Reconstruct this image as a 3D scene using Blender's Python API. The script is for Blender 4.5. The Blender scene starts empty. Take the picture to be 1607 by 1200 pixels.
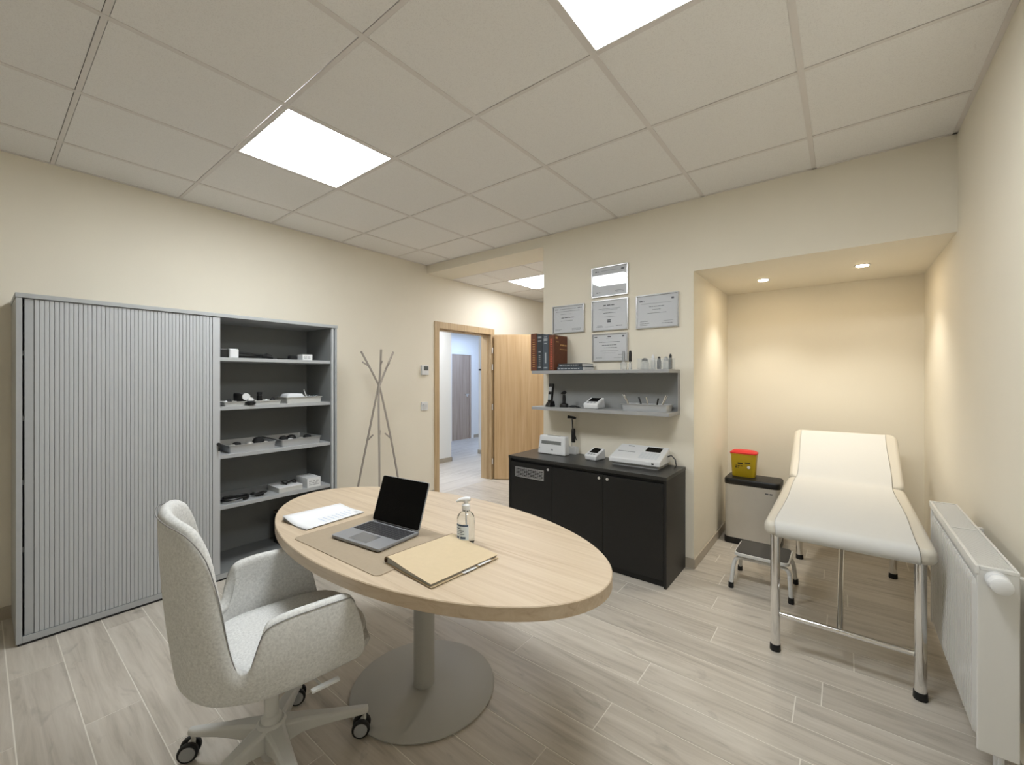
import bpy, bmesh, math, random
from mathutils import Vector, Matrix
random.seed(7)
PI = math.pi
SC = bpy.context.scene
COL = SC.collection

# ------------------------------------------------------------------ camera
cam_data = bpy.data.cameras.new('camera')
cam = bpy.data.objects.new('camera', cam_data)
COL.objects.link(cam)
cam.location = (0.0, 0.0, 1.40)
cam.rotation_euler = (math.radians(90), 0, math.radians(38.13))
cam_data.sensor_fit = 'HORIZONTAL'
cam_data.sensor_width = 36.0
cam_data.lens = 36.0 * 660.5 / 1607.0
cam_data.shift_y = -7.0 / 1607.0
cam_data.clip_start = 0.02
SC.camera = cam

# ------------------------------------------------------------------ world, light levels, exposure
world = bpy.data.worlds.new('world')
SC.world = world
world.use_nodes = True
world.node_tree.nodes['Background'].inputs[0].default_value = (0.8, 0.87, 1.0, 1)
world.node_tree.nodes['Background'].inputs[1].default_value = 0.3
PANEL_STRENGTH = 8.5
NICHE_STRENGTH = 6.5
HALL_FILL_STRENGTH = 3.0
SPOT_WATTS = 9.3
SC.view_settings.view_transform = 'Standard'
SC.view_settings.look = 'None'
SC.view_settings.gamma = 1.0
SC.view_settings.use_curve_mapping = False
SC.view_settings.exposure = 1.80

# ------------------------------------------------------------------ room numbers (metres, camera stands at x=0 y=0)
XL, XR = -3.83, 0.487          # left and right wall planes
YB, YF = 3.26, -1.50           # back wall plane, wall behind the camera
ZC = 2.715                     # suspended ceiling
ZN = 2.62                      # entry niche ceiling, underside of beam
BX0, BX1 = -2.186, -0.86       # block between entry niche and alcove
YA, ZA = 4.42, 2.187           # alcove back and soffit
YN = 6.2                       # end of entry niche

# ------------------------------------------------------------------ materials
def lin(c):
    r = []
    for v in c:
        v = v / 255.0
        r.append(v / 12.92 if v <= 0.04045 else ((v + 0.055) / 1.055) ** 2.4)
    return (r[0], r[1], r[2], 1.0)

def mat(name, col, rough=0.5, metal=0.0, vary=0.0, vscale=8.0, bump=0.0, bscale=60.0, emit=0.0, coat=0.0, trans=0.0, ior=1.45, spec=0.5):
    m = bpy.data.materials.new(name)
    m.use_nodes = True
    nt = m.node_tree
    b = nt.nodes['Principled BSDF']
    c = lin(col)
    b.inputs['Base Color'].default_value = c
    b.inputs['Roughness'].default_value = rough
    b.inputs['Metallic'].default_value = metal
    b.inputs['IOR'].default_value = ior
    b.inputs['Specular IOR Level'].default_value = spec
    if coat:
        b.inputs['Coat Weight'].default_value = coat
        b.inputs['Coat Roughness'].default_value = 0.03
    if trans:
        b.inputs['Transmission Weight'].default_value = trans
    if emit:
        b.inputs['Emission Color'].default_value = c
        b.inputs['Emission Strength'].default_value = emit
    if vary or bump:
        tc = nt.nodes.new('ShaderNodeTexCoord')
        if vary:
            n = nt.nodes.new('ShaderNodeTexNoise')
            n.inputs['Scale'].default_value = vscale
            n.inputs['Detail'].default_value = 4
            nt.links.new(tc.outputs['Object'], n.inputs['Vector'])
            r = nt.nodes.new('ShaderNodeValToRGB')
            r.color_ramp.elements[0].position = 0.3
            r.color_ramp.elements[1].position = 0.7
            r.color_ramp.elements[0].color = tuple(max(0, x * (1 - vary)) for x in c[:3]) + (1,)
            r.color_ramp.elements[1].color = tuple(min(1, x * (1 + vary)) for x in c[:3]) + (1,)
            nt.links.new(n.outputs['Fac'], r.inputs['Fac'])
            nt.links.new(r.outputs['Color'], b.inputs['Base Color'])
        if bump:
            n2 = nt.nodes.new('ShaderNodeTexNoise')
            n2.inputs['Scale'].default_value = bscale
            n2.inputs['Detail'].default_value = 3
            nt.links.new(tc.outputs['Object'], n2.inputs['Vector'])
            bp = nt.nodes.new('ShaderNodeBump')
            bp.inputs['Strength'].default_value = bump
            bp.inputs['Distance'].default_value = 0.002
            nt.links.new(n2.outputs['Fac'], bp.inputs['Height'])
            nt.links.new(bp.outputs['Normal'], b.inputs['Normal'])
    return m

def wood(name, dark, mid, light, axis='x', rough=0.45, along=1.2, across=28.0, knots=0.0, jitter=0.0):
    """grain stretched along one axis; every object is shifted and tinted by its own random number"""
    m = bpy.data.materials.new(name)
    m.use_nodes = True
    nt = m.node_tree
    N, L = nt.nodes, nt.links
    b = N['Principled BSDF']
    b.inputs['Roughness'].default_value = rough
    tc = N.new('ShaderNodeTexCoord')
    oi = N.new('ShaderNodeObjectInfo')
    mul = N.new('ShaderNodeMath'); mul.operation = 'MULTIPLY'; mul.inputs[1].default_value = 57.0
    L.new(oi.outputs['Random'], mul.inputs[0])
    add = N.new('ShaderNodeVectorMath'); add.operation = 'ADD'
    L.new(tc.outputs['Object'], add.inputs[0]); L.new(mul.outputs[0], add.inputs[1])
    mp = N.new('ShaderNodeMapping')
    sc = {'x': (along, across, across), 'y': (across, along, across), 'z': (across, across, along)}[axis]
    mp.inputs['Scale'].default_value = sc
    L.new(add.outputs[0], mp.inputs['Vector'])
    n1 = N.new('ShaderNodeTexNoise')
    n1.inputs['Scale'].default_value = 1.0; n1.inputs['Detail'].default_value = 6; n1.inputs['Roughness'].default_value = 0.62
    n1.inputs['Distortion'].default_value = 0.6
    L.new(mp.outputs[0], n1.inputs['Vector'])
    ramp = N.new('ShaderNodeValToRGB')
    e = ramp.color_ramp.elements
    e[0].position = 0.27; e[0].color = lin(dark)
    e[1].position = 0.72; e[1].color = lin(light)
    k = ramp.color_ramp.elements.new(0.47); k.color = lin(mid)
    L.new(n1.outputs['Fac'], ramp.inputs['Fac'])
    out = ramp.outputs['Color']
    if knots:
        n3 = N.new('ShaderNodeTexNoise'); n3.inputs['Scale'].default_value = 1.0; n3.inputs['Detail'].default_value = 3
        n3.inputs['Distortion'].default_value = 1.8
        mp3 = N.new('ShaderNodeMapping')
        mp3.inputs['Scale'].default_value = {'x': (3.0, 9.0, 9.0), 'y': (9.0, 3.0, 9.0), 'z': (9.0, 9.0, 3.0)}[axis]
        L.new(add.outputs[0], mp3.inputs['Vector']); L.new(mp3.outputs[0], n3.inputs['Vector'])
        r3 = N.new('ShaderNodeValToRGB')
        r3.color_ramp.elements[0].position = 0.62; r3.color_ramp.elements[0].color = (0, 0, 0, 1)
        r3.color_ramp.elements[1].position = 0.80; r3.color_ramp.elements[1].color = (1, 1, 1, 1)
        L.new(n3.outputs['Fac'], r3.inputs['Fac'])
        mx = N.new('ShaderNodeMix'); mx.data_type = 'RGBA'
        mk = N.new('ShaderNodeMath'); mk.operation = 'MULTIPLY'; mk.inputs[1].default_value = knots
        L.new(r3.outputs['Color'], mk.inputs[0])
        L.new(mk.outputs[0], mx.inputs['Factor'])
        L.new(out, mx.inputs[6]); mx.inputs[7].default_value = lin(tuple(v * 0.72 for v in dark))
        out = mx.outputs[2]
    if jitter:
        hs = N.new('ShaderNodeHueSaturation')
        mr = N.new('ShaderNodeMapRange')
        mr.inputs['To Min'].default_value = 1 - jitter; mr.inputs['To Max'].default_value = 1 + jitter
        L.new(oi.outputs['Random'], mr.inputs['Value'])
        L.new(mr.outputs[0], hs.inputs['Value'])
        L.new(out, hs.inputs['Color'])
        out = hs.outputs['Color']
    L.new(out, b.inputs['Base Color'])
    bp = N.new('ShaderNodeBump'); bp.inputs['Strength'].default_value = 0.12; bp.inputs['Distance'].default_value = 0.001
    L.new(n1.outputs['Fac'], bp.inputs['Height']); L.new(bp.outputs['Normal'], b.inputs['Normal'])
    return m

def speckle(name, c1, c2, scale, lo=0.42, hi=0.62, rough=0.9, bump=0.2):
    m = bpy.data.materials.new(name); m.use_nodes = True
    nt = m.node_tree; N, L = nt.nodes, nt.links
    b = N['Principled BSDF']; b.inputs['Roughness'].default_value = rough
    b.inputs['Specular IOR Level'].default_value = 0.25
    tc = N.new('ShaderNodeTexCoord')
    n = N.new('ShaderNodeTexNoise'); n.inputs['Scale'].default_value = scale; n.inputs['Detail'].default_value = 5; n.inputs['Roughness'].default_value = 0.7
    L.new(tc.outputs['Object'], n.inputs['Vector'])
    r = N.new('ShaderNodeValToRGB')
    r.color_ramp.elements[0].position = lo; r.color_ramp.elements[0].color = lin(c1)
    r.color_ramp.elements[1].position = hi; r.color_ramp.elements[1].color = lin(c2)
    L.new(n.outputs['Fac'], r.inputs['Fac']); L.new(r.outputs['Color'], b.inputs['Base Color'])
    bp = N.new('ShaderNodeBump'); bp.inputs['Strength'].default_value = bump; bp.inputs['Distance'].default_value = 0.002
    L.new(n.outputs['Fac'], bp.inputs['Height']); L.new(bp.outputs['Normal'], b.inputs['Normal'])
    return m

def pane_glass(name, tint=(255, 255, 255)):
    m = bpy.data.materials.new(name); m.use_nodes = True
    nt = m.node_tree; N, L = nt.nodes, nt.links
    for n in list(N):
        if n.type != 'OUTPUT_MATERIAL': N.remove(n)
    out = [n for n in N if n.type == 'OUTPUT_MATERIAL'][0]
    t = N.new('ShaderNodeBsdfTransparent'); t.inputs[0].default_value = lin(tint)
    g = N.new('ShaderNodeBsdfGlossy'); g.inputs['Roughness'].default_value = 0.01
    f = N.new('ShaderNodeFresnel'); f.inputs['IOR'].default_value = 1.55
    mx = N.new('ShaderNodeMixShader')
    L.new(f.outputs[0], mx.inputs[0]); L.new(t.outputs[0], mx.inputs[1]); L.new(g.outputs[0], mx.inputs[2])
    L.new(mx.outputs[0], out.inputs[0])
    return m

def emitter(name, col, strength):
    m = bpy.data.materials.new(name); m.use_nodes = True
    nt = m.node_tree; N, L = nt.nodes, nt.links
    for n in list(N):
        if n.type != 'OUTPUT_MATERIAL': N.remove(n)
    out = [n for n in N if n.type == 'OUTPUT_MATERIAL'][0]
    e = N.new('ShaderNodeEmission'); e.inputs[0].default_value = lin(col); e.inputs[1].default_value = strength
    L.new(e.outputs[0], out.inputs[0])
    return m

M = {}
M['wall'] = mat('cream_wall_paint', (232, 225, 209), 0.75, vary=0.012, vscale=3, bump=0.10, bscale=220)
M['hallwall'] = mat('white_wall_paint', (236, 237, 236), 0.75, bump=0.08, bscale=220)
M['tile'] = speckle('mineral_ceiling_tile', (220, 217, 214), (235, 233, 230), 240, 0.30, 0.50, 0.95, 0.25)
M['tee'] = mat('ceiling_tee_white', (219, 214, 210), 0.45)
M['slab'] = mat('ceiling_void_grey', (120, 116, 112), 0.9)
M['plank'] = wood('greige_wood_tile', (158, 150, 138), (187, 179, 167), (205, 198, 187), 'x', 0.38, 1.6, 22.0, knots=0.5, jitter=0.06)
M['hallplank'] = wood('pale_hall_floor', (178, 172, 165), (200, 195, 188), (214, 210, 204), 'y', 0.35, 1.2, 14.0)
M['grout'] = mat('pale_grout', (224, 219, 209), 0.8)
M['baseboard'] = mat('taupe_baseboard', (176, 166, 150), 0.4, vary=0.05, vscale=12)
M['oaktop'] = wood('pale_oak_laminate', (172, 151, 126), (191, 172, 147), (202, 185, 161), 'x', 0.42, 1.3, 34.0)
M['oakdoor'] = wood('oak_door_veneer', (180, 148, 108), (197, 166, 125), (208, 181, 142), 'z', 0.42, 0.9, 24.0)
M['oakframe'] = wood('oak_frame_veneer', (166, 141, 108), (186, 161, 125), (200, 177, 142), 'z', 0.45, 1.5, 40.0)
M['halldoor'] = wood('taupe_hall_door', (150, 132, 118), (172, 154, 139), (188, 172, 158), 'z', 0.5, 0.9, 20.0)
M['cab'] = mat('grey_cabinet_lacquer', (168, 170, 171), 0.42, vary=0.02, vscale=30, bump=0.05, bscale=300)
M['cabslat'] = mat('silver_tambour_slat', (182, 184, 186), 0.40, metal=0.0)
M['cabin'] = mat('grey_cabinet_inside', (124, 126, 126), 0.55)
M['black'] = mat('black_plastic', (18, 18, 19), 0.4)
M['rubber'] = mat('black_rubber', (26, 26, 27), 0.65)
M['darkwood'] = mat('black_sideboard_laminate', (24, 23, 22), 0.42, vary=0.12, vscale=40, bump=0.06, bscale=200)
M['darktop'] = mat('charcoal_sideboard_top', (46, 45, 43), 0.32, vary=0.1, vscale=60)
M['steel'] = mat('brushed_steel', (214, 212, 208), 0.33, metal=0.6, vary=0.03, vscale=6)
M['chrome'] = mat('chrome', (236, 236, 236), 0.10, metal=1.0)
M['tube'] = mat('bronze_grey_tube', (166, 158, 149), 0.42, metal=0.2)
M['alu'] = mat('satin_aluminium', (200, 201, 203), 0.30, metal=0.85)
M['pedestal'] = mat('grey_powder_coat', (172, 171, 166), 0.48, metal=0.0, bump=0.05, bscale=400)
M['felt'] = speckle('light_grey_felt', (188, 188, 186), (220, 220, 217), 130, 0.30, 0.68, 0.95, 0.2)
M['piping'] = mat('dark_grey_seam', (136, 135, 134), 0.9)
M['chairplastic'] = mat('pale_grey_chair_plastic', (200, 200, 197), 0.42)
M['white'] = mat('white_plastic', (220, 221, 222), 0.35)
M['whitepaint'] = mat('white_radiator_enamel', (212, 211, 207), 0.32)
M['greyplastic'] = mat('grey_plastic', (160, 162, 164), 0.4)
M['screen'] = mat('dark_glass_screen', (5, 5, 6), 0.25, spec=0.12)
M['lcd'] = mat('grey_lcd', (96, 100, 98), 0.2)
M['paper'] = mat('white_paper', (222, 223, 224), 0.8)
M['paperedge'] = mat('paper_edge', (168, 166, 161), 0.85)
M['ink'] = mat('grey_ink', (92, 96, 104), 0.8)
M['blueink'] = mat('blue_ink', (150, 172, 204), 0.8)
M['certificate'] = mat('certificate_paper', (240, 241, 243), 0.7)
M['padleather'] = mat('taupe_leather', (160, 144, 122), 0.5, vary=0.03, vscale=90, bump=0.08, bscale=350)
M['kraft'] = mat('kraft_card', (196, 177, 145), 0.7, vary=0.02, vscale=50)
M['kraftdark'] = mat('brown_binding', (96, 74, 56), 0.6)
M['laptop'] = mat('space_grey_aluminium', (142, 143, 146), 0.38, metal=0.25)
M['key'] = mat('black_keys', (24, 24, 26), 0.5)
M['glass'] = pane_glass('picture_glass')
M['clear'] = mat('clear_bottle_plastic', (240, 246, 250), 0.03, trans=1.0, ior=1.32)
M['jarglass'] = pane_glass('thin_clear_glass', (236, 240, 240))
def frosted(name, col, clear):
    m = bpy.data.materials.new(name); m.use_nodes = True
    b = m.node_tree.nodes['Principled BSDF']
    b.inputs['Base Color'].default_value = lin(col); b.inputs['Roughness'].default_value = 0.2; b.inputs['Alpha'].default_value = 1 - clear
    return m
M['frost'] = frosted('frosted_plastic', (214, 216, 214), 0.55)
M['clearbox'] = frosted('clear_acrylic', (226, 230, 230), 0.86)
M['label'] = mat('pale_label', (214, 224, 232), 0.5)
M['shelf'] = mat('grey_shelf_laminate', (158, 158, 158), 0.45, vary=0.02, vscale=30)
M['shelfback'] = mat('grey_shelf_back', (140, 141, 140), 0.5)
M['bookbrown'] = mat('brown_book_cloth', (104, 60, 40), 0.6, vary=0.08, vscale=30)
M['bookdark'] = mat('charcoal_book_cloth', (54, 58, 62), 0.6, vary=0.1, vscale=30)
M['bookslate'] = mat('slate_book_cloth', (72, 80, 88), 0.6, vary=0.1, vscale=30)
M['gold'] = mat('gold_foil', (202, 160, 104), 0.35, metal=0.5)
M['redfoil'] = mat('red_foil', (190, 88, 66), 0.5)
M['silverfoil'] = mat('silver_foil', (170, 176, 180), 0.4, metal=0.4)
M['yellow'] = mat('yellow_container', (190, 164, 30), 0.38)
M['red'] = mat('red_lid', (206, 40, 40), 0.4)
M['vinyl'] = mat('cream_vinyl', (204, 198, 185), 0.42, bump=0.06, bscale=260)
M['tissue'] = mat('white_exam_paper', (206, 205, 201), 0.85, bump=0.35, bscale=14)
M['mat_grey'] = mat('grey_rubber_tread', (70, 68, 65), 0.8, bump=0.4, bscale=500)
M['traymetal'] = mat('steel_tray', (186, 188, 190), 0.32, metal=0.35)
M['trayplastic'] = mat('pale_grey_tray', (196, 196, 192), 0.4)
M['cloth'] = mat('folded_cloth', (214, 216, 218), 0.9, bump=0.4, bscale=40)
M['panel'] = emitter('led_panel_light', (246, 251, 254), PANEL_STRENGTH)
M['nichepanel'] = emitter('niche_panel_light', (250, 251, 255), NICHE_STRENGTH)
M['hallfill'] = emitter('hall_fill_light', (246, 249, 255), HALL_FILL_STRENGTH)
M['farfill'] = emitter('far_hall_fill_light', (190, 214, 255), HALL_FILL_STRENGTH * 0.8)
M['bulb'] = emitter('downlight_lens', (255, 232, 196), 40.0)

# ------------------------------------------------------------------ mesh helpers
class MB:
    def __init__(self): self.b = bmesh.new()
    def box(self, x0, x1, y0, y1, z0, z1):
        v = [self.b.verts.new(p) for p in ((x0,y0,z0),(x1,y0,z0),(x1,y1,z0),(x0,y1,z0),(x0,y0,z1),(x1,y0,z1),(x1,y1,z1),(x0,y1,z1))]
        for f in ((3,2,1,0),(4,5,6,7),(0,1,5,4),(1,2,6,5),(2,3,7,6),(3,0,4,7)):
            self.b.faces.new([v[i] for i in f])
        return self
    def hexa(self, pts):
        """eight corners: bottom four counter-clockwise then top four"""
        v = [self.b.verts.new(p) for p in pts]
        for f in ((3,2,1,0),(4,5,6,7),(0,1,5,4),(1,2,6,5),(2,3,7,6),(3,0,4,7)):
            self.b.faces.new([v[i] for i in f])
        return self
    def loft(self, rings, caps=True, closed=True):
        rv = [[self.b.verts.new(p) for p in r] for r in rings]
        n = len(rv[0])
        for a, c in zip(rv[:-1], rv[1:]):
            for i in range(n if closed else n - 1):
                j = (i + 1) % n
                self.b.faces.new((a[i], a[j], c[j], c[i]))
        if caps and closed:
            self.b.faces.new(list(reversed(rv[0]))); self.b.faces.new(rv[-1])
        return rv
    def prism(self, outline, z0, z1):
        self.loft([[(x, y, z0) for x, y in outline], [(x, y, z1) for x, y in outline]]); return self
    def extrude_x(self, outline, x0, x1):      # outline in (y,z)
        self.loft([[(x0, y, z) for y, z in outline], [(x1, y, z) for y, z in outline]]); return self
    def extrude_y(self, outline, y0, y1):      # outline in (x,z)
        self.loft([[(x, y0, z) for x, z in reversed(outline)], [(x, y1, z) for x, z in reversed(outline)]]); return self
    def tube(self, pts, r, seg=12, caps=True):
        pts = [Vector(p) for p in pts]
        rings = []
        prev = None
        for i, p in enumerate(pts):
            if i == 0: t = pts[1] - p
            elif i == len(pts) - 1: t = p - pts[i-1]
            else: t = (pts[i+1] - p).normalized() + (p - pts[i-1]).normalized()
            t.normalize()
            if prev is None:
                a = Vector((0, 0, 1)) if abs(t.z) < 0.9 else Vector((1, 0, 0))
                u = t.cross(a).normalized()
            else:
                u = (prev - t * prev.dot(t)).normalized()
            prev = u
            w = t.cross(u)
            rr = r[i] if isinstance(r, (list, tuple)) else r
            rings.append([p + (u * math.cos(k * 2 * PI / seg) + w * math.sin(k * 2 * PI / seg)) * rr for k in range(seg)])
        self.loft(rings, caps); return self
    def lathe(self, prof, cx=0, cy=0, seg=28, caps=True):
        """profile of (radius, z) from bottom to top"""
        self.loft([[(cx + r * math.cos(k * 2 * PI / seg), cy + r * math.sin(k * 2 * PI / seg), z) for k in range(seg)] for r, z in prof], caps)
        return self
    def disc_y(self, cx, cz, r, y0, y1, seg=20):   # cylinder along y
        self.loft([[(cx + r * math.cos(k * 2 * PI / seg), y, cz + r * math.sin(k * 2 * PI / seg)) for k in range(seg)] for y in ((y1, y0))]); return self
    def disc_x(self, cy, cz, r, x0, x1, seg=20):
        self.loft([[(x, cy + r * math.cos(k * 2 * PI / seg), cz + r * math.sin(k * 2 * PI / seg)) for k in range(seg)] for x in ((x0, x1))]); return self
    def quad(self, a, b, c, d):
        self.b.faces.new([self.b.verts.new(p) for p in (a, b, c, d)]); return self
    def grid(self, rows):
        rv = [[self.b.verts.new(p) for p in r] for r in rows]
        for a, c in zip(rv[:-1], rv[1:]):
            for i in range(len(a) - 1):
                self.b.faces.new((a[i], a[i+1], c[i+1], c[i]))
        return self
    def xform(self, m):
        self.b.transform(m); return self

def rrect(x0, x1, y0, y1, r, n=5):
    out = []
    for cx, cy, a0 in ((x1 - r, y0 + r, -90), (x1 - r, y1 - r, 0), (x0 + r, y1 - r, 90), (x0 + r, y0 + r, 180)):
        for k in range(n + 1):
            a = math.radians(a0 + 90 * k / n)
            out.append((cx + r * math.cos(a), cy + r * math.sin(a)))
    return out

def smooth_pts(pts, n=8):
    """Catmull-Rom through tuples of any length"""
    out = []
    P = [pts[0]] + list(pts) + [pts[-1]]
    for i in range(1, len(P) - 2):
        for k in range(n):
            t = k / n
            out.append(tuple(0.5 * (2*b + (c-a)*t + (2*a-5*b+4*c-d)*t*t + (3*b-a-3*c+d)*t**3) for a, b, c, d in zip(P[i-1], P[i], P[i+1], P[i+2])))
    out.append(tuple(pts[-1]))
    return out

def finish(o, bevel=0, smooth=False, subsurf=0, solid=0, solid_off=-1, seg=2):
    if solid:
        s = o.modifiers.new('solid', 'SOLIDIFY'); s.thickness = solid; s.offset = solid_off
    if bevel:
        b = o.modifiers.new('bevel', 'BEVEL'); b.width = bevel; b.segments = seg; b.limit_method = 'ANGLE'; b.angle_limit = math.radians(35)
    if subsurf:
        s = o.modifiers.new('sub', 'SUBSURF'); s.levels = subsurf; s.render_levels = subsurf
    if smooth:
        o.data.polygons.foreach_set('use_smooth', [True] * len(o.data.polygons))
        if smooth == 'auto':
            try:
                o.data.set_sharp_from_angle(angle=math.radians(35))
            except Exception:
                pass
    return o

def obj(name, mb, material, parent=None, local=False, **kw):
    """one mesh object; world coordinates in, stored relative to its parent's base (or its own base)"""
    bmesh.ops.recalc_face_normals(mb.b, faces=mb.b.faces)
    me = bpy.data.meshes.new(name)
    o = bpy.data.objects.new(name, me)
    COL.objects.link(o)
    if parent is not None:
        o.parent = parent
        if not local:
            L = Vector((0, 0, 0)); p = parent
            while p is not None:
                L += p.location; p = p.parent
            bmesh.ops.translate(mb.b, verts=mb.b.verts, vec=-L)
    elif not local:
        xs = [v.co for v in mb.b.verts]
        c = Vector(((min(v.x for v in xs) + max(v.x for v in xs)) / 2, (min(v.y for v in xs) + max(v.y for v in xs)) / 2, min(v.z for v in xs)))
        bmesh.ops.translate(mb.b, verts=mb.b.verts, vec=-c)
        o.location = c
    mb.b.to_mesh(me); mb.b.free()
    me.materials.append(M[material] if isinstance(material, str) else material)
    finish(o, **kw)
    return o

def tag(o, label, cat, group=None):
    o['label'] = label; o['category'] = cat
    if group: o['group'] = group
    return o

def thing(name, label, cat, loc=(0, 0, 0), rz=0, group=None):
    o = bpy.data.objects.new(name, None)
    o.empty_display_size = 0.1
    COL.objects.link(o)
    o.location = loc; o.rotation_euler = (0, 0, rz)
    return tag(o, label, cat, group)

def struct(name, mb, material, parent=None, **kw):
    o = obj(name, mb, material, parent, **kw)
    if parent is None: o['kind'] = 'structure'
    return o

def share(name, src, parent, loc, material=None, scale=None, rz=0):
    """a piece that shares mesh data with a first one"""
    o = bpy.data.objects.new(name, src.data)
    COL.objects.link(o)
    o.parent = parent; o.location = loc; o.rotation_euler = (0, 0, rz)
    if scale: o.scale = scale
    for md in src.modifiers:
        n = o.modifiers.new(md.name, md.type)
        for a in ('width', 'segments', 'limit_method', 'angle_limit', 'levels', 'render_levels', 'thickness', 'offset'):
            if hasattr(md, a): setattr(n, a, getattr(md, a))
    return o

def print_lines(mb, org, ux, uy, rows, rnd=random):
    """rows of printed words as flat quads; rows: (x0, x1, y, height) in the (ux, uy) frame"""
    org, ux, uy = Vector(org), Vector(ux), Vector(uy)
    for x0, x1, y, h in rows:
        x = x0
        while x < x1 - 1e-5:
            w = min(rnd.uniform(1.6, 4.2) * h, x1 - x)
            mb.quad(*[org + ux * a + uy * b for a, b in ((x, y), (x + w, y), (x + w, y + h), (x, y + h))])
            x += w + h * 0.8
    return mb

# ================================================================== STRUCTURE
# floor with single planks -------------------------------------------------------------
floor = struct('floor', MB().box(XL - 0.15, XR + 0.15, YF - 0.15, YN + 0.15, -0.12, -0.0009), 'grout')
PW, PL = 0.178, 1.2
fixed = {0: -3.03, 1: -2.40, 10: -0.74, 11: -1.36, 12: -0.07, 13: -0.55, 2: -3.22, 3: -2.72, 9: -0.12}
full_plank = None
k0 = math.floor((YF - 0.094) / PW)
k1 = math.ceil((YN - 0.094) / PW)
for k in range(k0, k1):
    ya = 0.094 + k * PW; yb = ya + PW - 0.003
    off = fixed.get(k, -3.0 + (k * 0.47 % 1.0) * PL + random.uniform(-0.12, 0.12))
    if ya < YF: ya = YF
    if yb <= YB + 0.05: spans = [(XL, XR)]
    elif ya < YA - 0.02: spans = [(XL, BX0), (BX1, XR)]
    else: spans = [(XL, BX0)]
    if yb > YB and ya < YB: spans = [(XL, XR)]
    j = math.floor((XL - off) / PL) - 1
    while off + j * PL < XR:
        a, b = off + j * PL, off + (j + 1) * PL - 0.003
        j += 1
        for s0, s1 in spans:
            p, q = max(a, s0), min(b, s1)
            if q - p < 0.02: continue
            if ya > YB - 0.2 and spans == [(XL, XR)] and p > BX0 + 0.05 and q < BX1 - 0.05: continue
            cx, cy = (p + q) / 2, (ya + yb) / 2
            if abs((q - p) - (PL - 0.003)) < 1e-4 and abs((yb - ya) - (PW - 0.003)) < 1e-4:
                if full_plank is None:
                    h, w = (PL - 0.003) / 2, (PW - 0.003) / 2
                    full_plank = obj('plank', MB().hexa([(-h,-w,-0.01),(h,-w,-0.01),(h,w,-0.01),(-h,w,-0.01),(-h+.0008,-w+.0008,0),(h-.0008,-w+.0008,0),(h-.0008,w-.0008,0),(-h+.0008,w-.0008,0)]), 'plank', floor, local=True)
                    full_plank.location = Vector((cx, cy, 0)) - floor.location
                else:
                    share('plank', full_plank, floor, Vector((cx, cy, 0)) - floor.location)
            else:
                h, w = (q - p) / 2, (yb - ya) / 2
                o = obj('plank', MB().hexa([(-h,-w,-0.01),(h,-w,-0.01),(h,w,-0.01),(-h,w,-0.01),(-h+.0008,-w+.0008,0),(h-.0008,-w+.0008,0),(h-.0008,w-.0008,0),(-h+.0008,w-.0008,0)]), 'plank', floor, local=True)
                o.location = Vector((cx, cy, 0)) - floor.location
hall_floor = struct('floor', MB().box(-7.1, XL - 0.15, 1.9, 8.2, -0.12, 0.0), 'hallplank')
threshold = struct('trim_1', MB().box(XL - 0.15, XL + 0.001, 3.45, 4.395, -0.01, 0.001), 'hallplank')

# walls -----------------------------------------------------------------------------------
DY0, DY1, DZ = 3.45, 4.395, 2.0     # clear door opening
struct('wall_left', MB().box(XL - 0.15, XL, YF - 0.15, DY0 - 0.02, -0.002, 2.9).box(XL - 0.15, XL, DY0 - 0.02, DY1 + 0.02, DZ + 0.02, 2.9).box(XL - 0.15, XL, DY1 + 0.02, YN, -0.002, 2.9), 'wall')
struct('wall_back', MB().box(BX0, BX1, YB, YN, -0.002, 2.9).box(BX1, XR, YB, YA + 0.1, ZA, 2.9).box(XL, BX0, YB, YB + 0.38, ZN, 2.9), 'wall')
struct('wall_alcove_back', MB().box(BX1, XR + 0.15, YA, YA + 0.12, -0.002, ZA), 'wall')
struct('wall_right', MB().box(XR, XR + 0.15, YF - 0.15, YA, -0.002, 2.9), 'wall')
struct('wall_front', MB().box(XL, XR, YF - 0.15, YF, -0.002, 2.9), 'wall')
struct('wall_niche_end', MB().box(XL, BX0, YN, YN + 0.12, -0.002, 2.9), 'wall')
# hall beyond the door
HZ = 2.42
struct('wall_hall_near', MB().box(-5.33, -5.19, 1.9, 4.95, 0.0, HZ), 'hallwall')
struct('wall_hall_end', MB().box(-5.32, XL - 0.15, 5.77, 5.92, 0.0, HZ), 'hallwall')
struct('wall_hall_far', MB().box(-6.95, -6.81, 1.9, 8.2, 0.0, HZ), 'hallwall')
struct('wall_hall_stop', MB().box(-6.81, -5.33, 3.4, 3.5, 0.0, HZ).box(-6.81, XL - 0.15, 8.1, 8.2, 0.0, HZ).box(-5.19, XL - 0.15, 1.9, 2.0, 0.0, HZ), 'hallwall')
struct('ceiling', MB().box(-7.1, XL - 0.15, 1.9, 8.2, HZ, HZ + 0.1), 'hallwall')

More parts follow.
